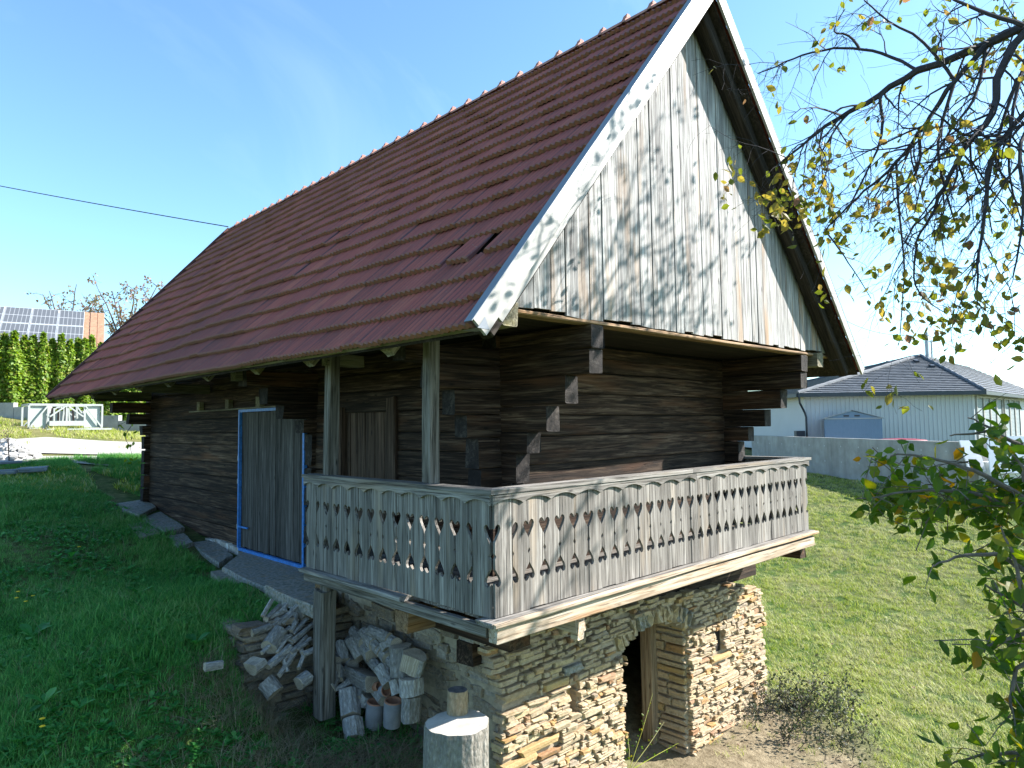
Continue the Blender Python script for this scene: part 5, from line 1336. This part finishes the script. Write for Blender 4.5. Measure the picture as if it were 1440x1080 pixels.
# red plastic lid on the wall, leaning white boards at the wall end
rdm = simple('red_plastic', (.22,.012,.025), .5); c = at(1264, 619.5, 28.5); mb = MB(); n = 14; V = [(0,0,.10)]
for (r_, z) in ((.35,.08),(.62,.03),(.66,-.02)):
    for j in range(n): V.append((r_*math.cos(6.283*j/n)*1.6, r_*math.sin(6.283*j/n)*.7, z))
F_ = [(0,1+j,1+(j+1)%n) for j in range(n)] + [(1+i*n+j,1+(i+1)*n+j,1+(i+1)*n+(j+1)%n,1+i*n+(j+1)%n) for i in range(2) for j in range(n)]
Mx = frame((c.x,c.y,c.z), (sx.x,sx.y,0), (0,0,1)); obj('red_lid', mesh('red_lid', V, F_, [rdm], None, True), None, Mx, 'flat red plastic lid showing just above the concrete wall', 'lid')
def lean(u0, u1, vt, vb, t_, du, mat, lb):
    a = at(u0, vb, t_); b = at(u1, vb, t_); c = at(u1 - du, vt, t_ + .5); d = at(u0 - du, vt, t_ + .5); n = (b-a).cross(d-a).normalized() * .05
    mb = MB(); mb.add([a,b,c,d,a+n,b+n,c+n,d+n], [(0,1,2,3),(7,6,5,4),(0,4,5,1),(1,5,6,2),(2,6,7,3),(3,7,4,0)]); mb.build('white_board', mat, None, label=lb, cat='board', group='white boards stacked past the wall end')
wb_ = simple('white_sheet', (.74,.75,.76), .5, var=.03)
lean(1362, 1386, 620, 664, 23.4, 14, wb_, 'pale leaning board nearest the end of the concrete wall'); lean(1392, 1450, 614, 666, 22.8, 6, wb_, 'large white board standing past the leaning one'); 
mb = MB(); a = at(1386, 668, 23.6); mb.beam(a, a + RT*1.6, 1.2, .9); mb.build('white_box', wb_, None, label='low white box on the grass under the white boards', cat='box')

# distant forest hill
def far_forest():
    r = np.random.default_rng(3); P = []; sz = []
    for i in range(520):
        ang = math.radians(44.6) + r.uniform(-.05, 1.0); D = r.uniform(170, 290); x, y = CAM.x + D*math.sin(ang), CAM.y + D*math.cos(ang)
        Hh = r.uniform(6.0, 10.5); base_ = -2 + (D-170)*.018; k = 34; tt = r.random(k); th = r.random(k)*6.28; rr = 2.6*(1.05-tt)*r.uniform(.4,1,k)
        P.append(np.stack([x+rr*np.cos(th), y+rr*np.sin(th), base_+tt*Hh], 1)); sz.append(np.full(k, 2.0))
    P = np.concatenate(P); sz = np.concatenate(sz); R = rand_rot(len(P), -.4, r)
    scatter('far_forest', P, sz, R, M['forest'], None, np.array([(-.5,-.4,0),(.5,-.4,.1),(.6,.4,0),(-.4,.5,.1)]), np.array([(0,1,2,3)]), kind='stuff')
far_forest()

# ------------------------------------------------------------------ fruit trees close to the camera
def pl(*q): return [at(u, v, t_) for u, v, t_ in q]
tA = empty('fruit_tree', (5.4, -5.6, h1(5.4,-5.6)), 'sparse old fruit tree with dark twiggy branches hanging from the upper photo edge', 'tree')
gA = Grow(41, .11); gA.lk = .5; TA = Vector((5.3, -5.2, 3.1))
tk_ = MB(); b0 = Vector((5.4, -5.6, h1(5.4,-5.6) - .2)); tk_.tube([b0, b0.lerp(TA,.3)+Vector((.05,.05,0)), b0.lerp(TA,.65)+Vector((-.05,0,0)), TA], [.26,.20,.17,.14], 10); tk_.build('trunk', M['lbark'], tA)
J1 = at(1470, 20, 5.0); J2 = at(1480, 120, 5.0)
def lead(q): return [TA, TA.lerp(q, .55) + Vector((0,0,.35)), q]
gA.limb(lead(J1), .10, .055, 0); gA.limb(lead(J2), .08, .04, 0)
gA.limb([J1] + pl((1387,63,5.2),(1293,100,5.5),(1237,133,5.7),(1193,160,5.9),(1160,178,6.0),(1127,203,6.1),(1093,233,6.2)), .036, .007, 2, 1, .10)
gA.limb(pl((1293,100,5.5),(1253,80,5.7),(1213,70,5.8),(1173,68,5.9),(1127,78,6.0),(1093,93,6.1),(1065,103,6.2)), .015, .005, 2, .8, .07)
gA.limb(pl((1210,70,5.8),(1193,50,5.8),(1173,43,5.8),(1188,12,5.8)), .012, .004, 1, .9, .1)
gA.limb([J1] + pl((1410,87,5.0),(1397,160,4.9),(1360,200,4.9),(1337,247,4.9),(1313,293,5.0),(1290,343,5.0)), .032, .007, 2, 1.1, .12)
gA.limb(pl((1387,67,5.2),(1343,113,5.2),(1313,157,5.3),(1293,187,5.4),(1260,230,5.5),(1227,260,5.6),(1193,290,5.7),(1160,323,5.8)), .022, .006, 2, .9, .10)
gA.limb(pl((1193,160,5.9),(1170,190,5.9),(1165,230,5.9),(1150,270,5.9),(1112,290,6.0)), .009, .003, 2, .8, .9)
gA.limb(pl((1260,230,5.5),(1265,300,5.4),(1272,370,5.4),(1268,430,5.4),(1264,486,5.4)), .010, .003, 2, .7, .45)
gA.limb(pl((1160,323,5.8),(1180,350,5.7),(1200,380,5.7),(1225,420,5.7)), .008, .003, 1, .6, .3)
gA.limb([J2] + pl((1400,210,4.8),(1385,300,4.7),(1375,370,4.7),(1372,420,4.7)), .020, .005, 2, .8, .35)
gA.limb([J2] + pl((1435,200,4.6),(1440,300,4.5),(1425,390,4.5)), .018, .005, 2, .8, .18)
gA.limb(pl((1290,343,5.0),(1285,390,5.0),(1300,420,5.0),(1330,440,5.0)), .008, .003, 2, .7, .4)
gA.limb(pl((1440,35,4.9),(1390,20,5.0),(1345,0,5.1),(1290,-30,5.2)), .018, .006, 2, .8, .2)
gA.limb(pl((1343,113,5.2),(1300,60,5.3),(1250,30,5.4),(1215,0,5.5)), .014, .005, 2, .8, .15)
for q in ([(1430,110,5.0),(1405,190,5.0),(1390,260,5.0),(1395,330,5.0)], [(1387,67,5.2),(1370,140,5.1),(1340,180,5.1),(1300,250,5.1),(1285,300,5.1)], [(1343,113,5.2),(1320,200,5.2),(1330,270,5.1),(1350,330,5.1)], [(1293,187,5.4),(1290,240,5.4),(1240,300,5.5)], [(1237,133,5.7),(1240,190,5.6),(1215,250,5.6),(1190,300,5.7)], [(1450,60,4.9),(1425,150,4.8),(1420,240,4.8),(1435,310,4.8)]):
    gA.limb(pl(*q), .014, .004, 2, .85, .12)
gA.lk = .62
# limbs that reach outside the picture and shade the barn and the lawn
rA = random.Random(77)
def on_sun(P, t_): return Vector(P) + SUN * t_
for i in range(22):
    e = Vector((rA.uniform(2.2, 5.3), rA.uniform(-6.8, -4.5), rA.uniform(3.0, 5.8)))
    if in_view(e, 150): continue
    m_ = TA.lerp(e, .55) + Vector((0,0,.3)); gA.limb([TA + Vector((0,0,-rA.uniform(0,.5))), m_, e], .04, .006, 2, .55, .5)
# limbs whose shadow falls on the gable boards and on the left verge
for (pa, t1_, pb, t2_) in (((1.2,-.1,2.7), 6.4, (2.35,-.1,4.7), 6.2), ((1.5,-.1,2.9), 6.2, (3.0,-.1,3.55), 6.2), ((2.9,-.1,2.4), 6.0, (3.35,-.1,3.2), 6.0), ((.2,-.4,2.6), 6.2, (1.1,-.4,4.0), 6.0), ((1.4,-.1,2.45), 5.6, (3.0,-.1,2.7), 5.8)):
    a = on_sun(pa, t1_); b = on_sun(pb, t2_)
    gA.limb([TA, TA.lerp(a, .6) + Vector((0,0,.4)), a, a.lerp(b,.5), b], .030, .005, 2, .30, .5)
gA.mb.build('crown_limb', M['twig'], tA)
nA = leaves_for(gA, tA, M['leafA'], .085, 280, 2, .9, 15)
# cherry tree: leafy branches at the lower right
tB = empty('cherry_tree', (1.5, -4.9, h1(1.5,-4.9)), 'leafy cherry tree with green and yellow leaves reaching in from the lower right', 'tree')
gB = Grow(52, .05); TB = Vector((1.5, -4.7, -.4)); b0 = Vector((1.5, -4.9, h1(1.5,-4.9) - .2))
tk_ = MB(); tk_.tube([b0, b0.lerp(TB,.5) + Vector((.04,0,0)), TB], [.13,.11,.09], 9); tk_.build('trunk', M['lbark'], tB)
def leadB(*q):
    P = pl(*q); return [TB.lerp(P[0], 0), TB.lerp(P[0], .6) + Vector((0,0,.1)), *P]
for q in ([(1470,650,3.1),(1440,628,3.1),(1410,614,3.1),(1390,600,3.1),(1362,586,3.1)], [(1398,605,3.1),(1370,610,3.1),(1335,612,3.1)], [(1470,720,3.0),(1385,668,3.0),(1340,653,3.05),(1285,640,3.1),(1252,640,3.2)], [(1470,760,3.0),(1400,705,3.0),(1330,690,3.1),(1260,695,3.2),(1205,702,3.3)],
          [(1470,730,3.2),(1420,690,3.3),(1370,690,3.4),(1300,680,3.5)], [(1470,820,2.8),(1400,780,2.8),(1345,785,2.8),(1312,794,2.8)], [(1480,900,2.6),(1430,800,2.6),(1410,740,2.6)], [(1480,900,2.6),(1440,890,2.6),(1400,905,2.6),(1375,925,2.6)], [(1480,940,2.5),(1440,930,2.5),(1420,980,2.5),(1425,1010,2.5)], [(1480,1000,2.4),(1440,1000,2.5),(1430,960,2.5)],
          [(1480,860,2.9),(1430,850,2.9),(1385,820,2.95)], [(1470,700,2.8),(1440,660,2.8),(1425,640,2.8)], [(1480,1080,2.6),(1440,1060,2.7),(1380,1062,2.8),(1330,1078,2.9)]):
    P = pl(*q); lead_ = q[0][0] > 1460
    gB.limb(([TB, TB.lerp(P[0],.6)+Vector((0,0,.08))] if lead_ else []) + P, .018 if lead_ else .008, .003, 0)
    for k in range(1, len(P)):
        seg = P[k] - P[k-1]; n = max(2, int(seg.length / .045))
        for j in range(n):
            p = P[k-1].lerp(P[k], (j + random.random()) / n)
            if in_view(p, 60):
                gB.leaf.append((p + Vector((random.gauss(0,.02), random.gauss(0,.02), random.gauss(-.02,.02))), seg.normalized()))
                if random.random() < .55:
                    d_ = Vector((random.gauss(0,1), random.gauss(0,1), random.gauss(-.3,.6))).normalized(); L_ = random.uniform(.06,.20); gB.mb.tube([p, p + d_*L_*.5, p + d_*L_ + Vector((0,0,-.02))], [.0025,.002,.0012], 3, 0, False)
                    for m_ in range(3): gB.leaf.append((p + d_*L_*(.4+.3*m_), d_))
# dense leaf sprays between those twigs, each on its own thin twig
rS = random.Random(31)
for (u0, u1, v0, v1, t0_, t1_, n_) in ((1405,1445,640,760,2.9,3.3,34),(1330,1400,675,730,3.0,3.4,20),(1225,1330,650,705,3.2,3.6,24),(1190,1260,690,720,3.2,3.5,8),(1415,1445,760,860,2.6,3.0,16),(1420,1445,860,1030,2.4,2.8,16),(1380,1445,1050,1085,2.6,2.9,10),(1375,1410,905,940,2.5,2.8,6),(1240,1300,690,735,3.3,3.6,8)):
    for i in range(n_):
        p = at(rS.uniform(u0,u1), rS.uniform(v0,v1), rS.uniform(t0_,t1_)); d_ = (TB - p).normalized() * .5 + Vector((rS.gauss(0,.5), rS.gauss(0,.5), rS.gauss(.2,.4))); d_.normalize(); L_ = rS.uniform(.12,.28); q = p + d_*L_
        gB.mb.tube([q, p.lerp(q,.5)+Vector((0,0,.012)), p], [.003,.0022,.0012], 3, 0, False)
        for m_ in range(rS.randint(4,7)): gB.leaf.append((p.lerp(q, rS.random()), -d_))
rB = random.Random(9)
for i in range(16):
    e = Vector((rB.uniform(.3, 3.0), rB.uniform(-6.0, -4.2), rB.uniform(.0, 2.6)))
    if in_view(e, 200): continue
    gB.limb([TB, TB.lerp(e,.5)+Vector((0,0,.2)), e], .03, .006, 2, 1.2, .9)
gB.mb.build('crown_limb', M['lbark'], tB)
nB = leaves_for(gB, tB, M['leafB'], .072, 295, 1, .55, 16)
print('leaves', nA, nB)

# ------------------------------------------------------------------ grass
def grass_mat(name, stops):
    t = NT(name); oi = t.n('ShaderNodeObjectInfo'); f = t.math('FRACT', t.math('ADD', oi.outputs['Random'], t.rnd()))
    n = t.noise(t.world(), .9, 4, .6); c = t.ramp(t.math('ADD', t.math('MULTIPLY', f, .45), t.math('MULTIPLY', n, .75)), stops)
    t.col(c, .6, 0, .25); tr = t.n('ShaderNodeBsdfTranslucent'); t.l(c, tr.inputs[0]); m_ = t.n('ShaderNodeMixShader'); m_.inputs[0].default_value = .35
    t.l(t.b.outputs[0], m_.inputs[1]); t.l(tr.outputs[0], m_.inputs[2]); t.l(m_.outputs[0], t.out.inputs[0]); return t.m
M['grassL'] = grass_mat('lush_grass', [(.25,(.03,.15,.03)),(.48,(.07,.28,.05)),(.70,(.15,.40,.08)),(.92,(.34,.46,.16))])
M['grassR'] = grass_mat('meadow_grass', [(.28,(.19,.28,.018)),(.48,(.33,.41,.032)),(.60,(.44,.45,.10)),(.78,(.56,.53,.28))])
M['grassD'] = grass_mat('dry_grass', [(.2,(.16,.13,.07)),(.6,(.30,.25,.15)),(.95,(.42,.37,.26))])
def tuft(name, n, Hh, spread, wdt, bend, mat, seed, seg=3):
    r = np.random.default_rng(seed); V = []; F_ = []
    for i in range(n):
        th = r.random()*6.283; rr = spread*r.random()**.5; bx, by = rr*math.cos(th), rr*math.sin(th); d = r.random()*6.283; h = Hh*r.uniform(.5,1.15); bd = bend*r.uniform(.2,1.3)*h; wv = wdt*r.uniform(.6,1.3); px_, py_ = -math.sin(d)*wv, math.cos(d)*wv; s0 = len(V)
        for k in range(seg):
            q = k/seg; o = bd*q*q; V.append((bx+math.cos(d)*o+px_*(1-q*.6), by+math.sin(d)*o+py_*(1-q*.6), h*q*(1-.25*q*bend))); V.append((bx+math.cos(d)*o-px_*(1-q*.6), by+math.sin(d)*o-py_*(1-q*.6), h*q*(1-.25*q*bend)))
        V.append((bx+math.cos(d)*bd, by+math.sin(d)*bd, h*(1-.25*bend)))
        for k in range(seg-1): a = s0+2*k; F_.append((a,a+1,a+3,a+2))
        a = s0+2*(seg-1); F_.append((a,a+1,a+2))
    return bpy.data.objects.new(name, mesh(name, V, F_, [mat]))
def broad(name, n, L, mat, seed, stem=.0):
    """rosette of broad weed leaves"""
    r = np.random.default_rng(seed); mb = MB()
    for i in range(n):
        th = 6.283*i/n + r.uniform(-.4,.4); el_ = r.uniform(.25,1.0); l = L*r.uniform(.6,1.1); d = Vector((math.cos(th)*math.cos(el_), math.sin(th)*math.cos(el_), math.sin(el_))); s_ = Vector((-math.sin(th), math.cos(th), 0)); u_ = s_.cross(d) * -1
        pr = [(0,.04),(.25,.10),(.5,.20),(.75,.17),(1.0,.02)]
        P = []
        for (x, wv) in pr: c = d*(l*x) + Vector((0,0,-l*.35*x*x)) + Vector((0,0,stem)); P += [c + s_*wv*l, c + u_*(-.03*l), c - s_*wv*l]
        mb.add(P, [(3*k+a, 3*k+a+1, 3*k+a+4, 3*k+a+3) for k in range(4) for a in (0,1)])
    return mb.mesh(name, [mat])
def instancer(name, P, scl, rot, temps, label=None):
    """point cloud of tufts, instanced with geometry nodes"""
    me = bpy.data.meshes.new(name); n = len(P); me.vertices.add(n); me.vertices.foreach_set('co', np.asarray(P, np.float32).ravel())
    a = me.attributes.new('scl', 'FLOAT', 'POINT'); a.data.foreach_set('value', np.asarray(scl, np.float32))
    a = me.attributes.new('rot', 'FLOAT', 'POINT'); a.data.foreach_set('value', np.asarray(rot, np.float32))
    a = me.attributes.new('idx', 'INT', 'POINT'); a.data.foreach_set('value', np.random.default_rng(2).integers(0, len(temps), n).astype(np.int32))
    me.update(); o = obj(name, me, kind='stuff')
    c = bpy.data.collections.new(name + '_tufts'); [c.objects.link(t_) for t_ in temps]
    ng = bpy.data.node_groups.new(name, 'GeometryNodeTree'); ng.interface.new_socket('Geometry', in_out='INPUT', socket_type='NodeSocketGeometry'); ng.interface.new_socket('Geometry', in_out='OUTPUT', socket_type='NodeSocketGeometry')
    N_ = ng.nodes.new; gi = N_('NodeGroupInput'); go = N_('NodeGroupOutput'); ip = N_('GeometryNodeInstanceOnPoints'); ci = N_('GeometryNodeCollectionInfo'); ci.inputs['Collection'].default_value = c; ci.inputs['Separate Children'].default_value = True; ci.inputs['Reset Children'].default_value = True
    def att(nm, ty):
        q = N_('GeometryNodeInputNamedAttribute'); q.data_type = ty; q.inputs[0].default_value = nm; return q.outputs[0]
    mp_ = N_('GeometryNodeMeshToPoints'); cx = N_('ShaderNodeCombineXYZ'); er = N_('FunctionNodeEulerToRotation')
    ng.links.new(gi.outputs[0], mp_.inputs[0]); ng.links.new(mp_.outputs[0], ip.inputs['Points']); ng.links.new(ci.outputs[0], ip.inputs['Instance']); ip.inputs['Pick Instance'].default_value = True
    ng.links.new(att('idx','INT'), ip.inputs['Instance Index']); ng.links.new(att('rot','FLOAT'), cx.inputs[2]); ng.links.new(cx.outputs[0], er.inputs[0]); ng.links.new(er.outputs[0], ip.inputs['Rotation']); ng.links.new(att('scl','FLOAT'), ip.inputs['Scale']); ng.links.new(ip.outputs[0], go.inputs[0])
    md = o.modifiers.new('tufts', 'NODES'); md.node_group = ng; return o
def free(x, y):
    """True where grass may grow (not under the barn, slabs, road)"""
    ok = ~((x > .62) & (x < 6.02) & (y > .68) & (y < 12.3)) & ~((x > -.62) & (x < 1.2) & (y > 3.05) & (y < 3.5)) & ~((x > .1) & (x < 1.2) & (y > 3.4) & (y < 6.6)) & ~((x > .45) & (x < 1.2) & (y > 6.5) & (np.sin(x*7.3+y*3.1)*np.sin(y*2.3) < .45)) & ~((x > 2.35) & (x < 4.2) & (y > .1) & (y < 5))
    return ok
def region(n, x0, x1, y0, y1, seed, fall=None, mask=None):
    r = np.random.default_rng(seed); x = r.uniform(x0, x1, n); y = r.uniform(y0, y1, n); k = free(x, y)
    if fall: D = np.hypot(x-CAM.x, y-CAM.y); k &= r.random(n) < np.clip((fall / np.maximum(D, .1)) ** 1.3, 0, 1)
    # keep what the camera (and a camera a little to the side) can see
    dx = x-CAM.x; dy = y-CAM.y; z = dx*FW.x+dy*FW.y; la = dx*RT.x+dy*RT.y; k &= (z > .5) & (np.abs(la) < z*.85 + 1.2)
    if mask is not None: k &= mask(x, y, r)
    x = x[k]; y = y[k]; return np.stack([x, y, hgt(x, y) - .01], 1), r
inL = lambda x, y: (x < .75) | (y > 12.3)
P, r = region(90000, -9, 1.1, -.8, 15.2, 1, 7.5, lambda x, y, r: (x < .7) & ~((x > -.7) & (y > .9) & (y < 3.2) & (r.random(len(x)) < .9)) & (r.random(len(x)) < .95))
P2, r2_ = region(26000, -1.5, 6, 12.35, 16.2, 9, 14); P = np.concatenate([P, P2])
tl_ = [tuft('grass_tuft', 16, .13, .07, .0035, .8, M['grassL'], k) for k in range(4)]
instancer('lawn_grass', P, r.uniform(.5, 1.25, len(P)) * (1 + .5*np.sin(P[:,0]*1.3)*np.sin(P[:,1]*.9)), r.random(len(P))*6.28, tl_)
P, r = region(22000, -8, .6, -.6, 13, 4, 6, lambda x, y, r: np.sin(x*2.1+y)*np.sin(y*1.4-x*.7) > -.2)
P[:,2] += .05
wd_t = [bpy.data.objects.new('weed_rosette', broad('weed_rosette', 6+k, .10, M['weed'], k)) for k in range(3)]
instancer('clover_weeds', P, r.uniform(.4, 1.3, len(P)), r.random(len(P))*6.28, wd_t)
P, r = region(190000, 1, 34, -9, 17, 5, 9, lambda x, y, r: ((x > 5.9) | (y < .7)) & (r.random(len(x)) < np.clip((np.hypot(x-5.1, (y-.2)*1.0) - 1.1 + r.normal(size=len(x))*.25) / .9, .03, 1)) & (((x-WL0[0])*WLn[0]+(y-WL0[1])*WLn[1]) < -.2))
tr_ = [tuft('meadow_tuft', 14, .075, .08, .0035, 1.0, M['grassR'], 20+k) for k in range(4)]
instancer('meadow_grass', P, r.uniform(.5, 1.4, len(P)) * (1 + np.hypot(P[:,0]-CAM.x, P[:,1]-CAM.y)*.015), r.random(len(P))*6.28, tr_)
P, r = region(5000, -1.9, .7, .2, 3.3, 6, None, lambda x, y, r: r.random(len(x)) < np.where((np.abs(y-1.55) < .45) & (x > -.3), .55, np.where((x < -.25) & (x > -1.1) & (y > 1.6), .30, .05)))
td = [tuft('dry_tuft', 12, .26, .06, .003, 1.5, M['grassD'], 30+k, 4) for k in range(3)]
instancer('dry_grass', P, r.uniform(.5, 1.15, len(P)), r.random(len(P))*6.28, td)
P, r = region(26000, -8, 14, 13, 27, 8, 16, lambda x, y, r: ~((y > 15.2) & (y < 20.4) & (x > -3)) | (r.random(len(x)) < .02))
tf_ = [tuft('far_tuft', 12, .16, .12, .008, .8, M['grassR'], 40+k) for k in range(3)]
instancer('roadside_grass', P, r.uniform(.5, 1.3, len(P)), r.random(len(P))*6.28, tf_)

P, r = region(2600, -8, .6, -.6, 13, 14, 6)
tp_ = [tuft('tall_stem', 4, .34, .05, .0022, .7, M['grassD'], 70+k, 4) for k in range(3)]
instancer('tall_grass_stems', P, r.uniform(.5, 1.1, len(P)), r.random(len(P))*6.28, tp_)
P, r = region(500, 1, 16, -6, 9, 15, 9, lambda x, y, r: (x > 6.1) | (y < .5)); P[:,2] += .05
scatter('fallen_leaves', P, r.uniform(.04,.075,len(P)), rand_rot(len(P), .2, r), M['autumn'], None, kind='stuff')
# broad leaved docks, dandelions, sunlit sprigs, cellar door weeds, shrub
dk_m = [broad('dock_leaves', 5, .20, M['weed'], 60+k) for k in range(3)]
for (u, v, lb, sc) in ((62,1000,'dock plant with upright light green leaves near the lower left corner',1.0),(112,1008,'pair of broad dock leaves right of the corner dock plant',.8),(160,985,'small dock plant with bright leaves in the lower lawn',.8),(195,845,'dock plant with wide leaves halfway up the lawn',1.1),(100,790,'leafy dock plant by the upper dandelions',1.0),(45,905,'broad leaved dock at the photo edge below the dandelions',1.1),(275,915,'dock plant with dark leaves beside the dry grass',.9)):
    p = gnd(u, v); obj('dock_plant', dk_m[random.randrange(3)], None, Matrix.Translation(p + Vector((0,0,.07))) @ Matrix.Rotation(random.random()*6, 4, 'Z') @ Matrix.Scale(sc * 1.35, 4), lb, 'weed', 'broad leaved weeds in the lawn')
M['yellow'] = simple('dandelion_yellow', (.72,.48,.01), .7, var=.15)
def flower(c, r_, lb, grp):
    root = empty('dandelion', c - Vector((0,0,.12)), lb, 'flower', grp); st = MB(); st.tube([c - Vector((0,0,.14)), c - Vector((.01,0,.06)), c], .003, 4); st.build('stem', M['weed'], root)
    h = MB(); n = 11; V = [(0,0,.010)]
    for (q, z) in ((.55,.008),(1,.001)):
        for j in range(n*2): V.append((r_*q*math.cos(3.1416*j/n)*(1 if j % 2 else .8), r_*q*math.sin(3.1416*j/n)*(1 if j % 2 else .8), z))
    k = n*2; h.add([c + Vector(p) for p in V], [(0,1+j,1+(j+1)%k) for j in range(k)] + [(1+j,1+k+j,1+k+(j+1)%k,1+(j+1)%k) for j in range(k)]); h.build('flower_head', M['yellow'], root)
for (u, v, lb) in ((25,843,'dandelion at the upper left of the cluster on the lawn'),(23,852,'dandelion at the lower left of the cluster on the lawn'),(46,849,'dandelion at the right of the cluster on the lawn'),(36,857,'lowest dandelion of the cluster on the lawn'),(111,778,'single yellow dandelion higher up the lawn'),(59,1027,'larger yellow dandelion near the lower left corner'),(59,1038,'smaller yellow dandelion just below the corner one')):
    p = gnd(u, v); flower(p + Vector((0,0,.10)), .026, lb, 'yellow dandelions in the lawn')
sprig = empty('weed_sprig', gnd(890,1080), 'thin pale green weed growing at the cellar doorway', 'weed'); g = Grow(61, -.3); b0 = onp(884,1085,1,.62); 
for (du, dv, dx) in ((34,-110,0),(50,-70,.02),(-2,-55,0),(70,-40,.05)):
    e = onp(884+du, 1085+dv, 1, .60); g.mb.tube([b0 + Vector((dx,0,0)), b0.lerp(e,.5)+Vector((dx,-.02,.02)), e], [.004,.003,.0015], 4)
    for k in range(12): g.leaf.append((b0.lerp(e, .3+.058*k) + Vector((random.gauss(0,.012),random.gauss(0,.012),0)), Vector((0,0,1))))
g.mb.build('stem', M['grassR'], sprig); leaves_for(g, sprig, M['leafB'], .035, 40, 1, -.3, 4)
sc_ = gnd(1128, 1010); sh = empty('shrub', sc_, 'low dark twiggy shrub beside the right cellar corner', 'shrub'); g = Grow(71, -.05); rr = random.Random(4)
for i in range(60):
    b_ = sc_ + Vector((rr.gauss(0,.45), rr.gauss(0,.30), 0)); b_.z = h1(b_.x, b_.y) - .03; d = Vector((rr.gauss(0,.6), rr.gauss(0,.6), 1)).normalized(); g.twig(b_, d, rr.uniform(.25,.6), .007, 1, .8)
g.mb.build('stem', M['twig'], sh); leaves_for(g, sh, M['shrub'], .05, 60, 2, 0, 7)
sc_ = gnd(1165, 1050); sh = empty('shrub', sc_, 'small leafy shrub lower down the slope past the dark one', 'shrub'); g = Grow(72, -.05)
for i in range(26):
    b_ = sc_ + Vector((rr.gauss(0,.35), rr.gauss(0,.25), 0)); b_.z = h1(b_.x, b_.y) - .03; g.twig(b_, Vector((rr.gauss(0,.6), rr.gauss(0,.6), 1)).normalized(), rr.uniform(.2,.4), .006, 1, .8)
g.mb.build('stem', M['twig'], sh); leaves_for(g, sh, M['shrub'], .045, 40, 2, 0, 8)
print('objects', len(bpy.data.objects))
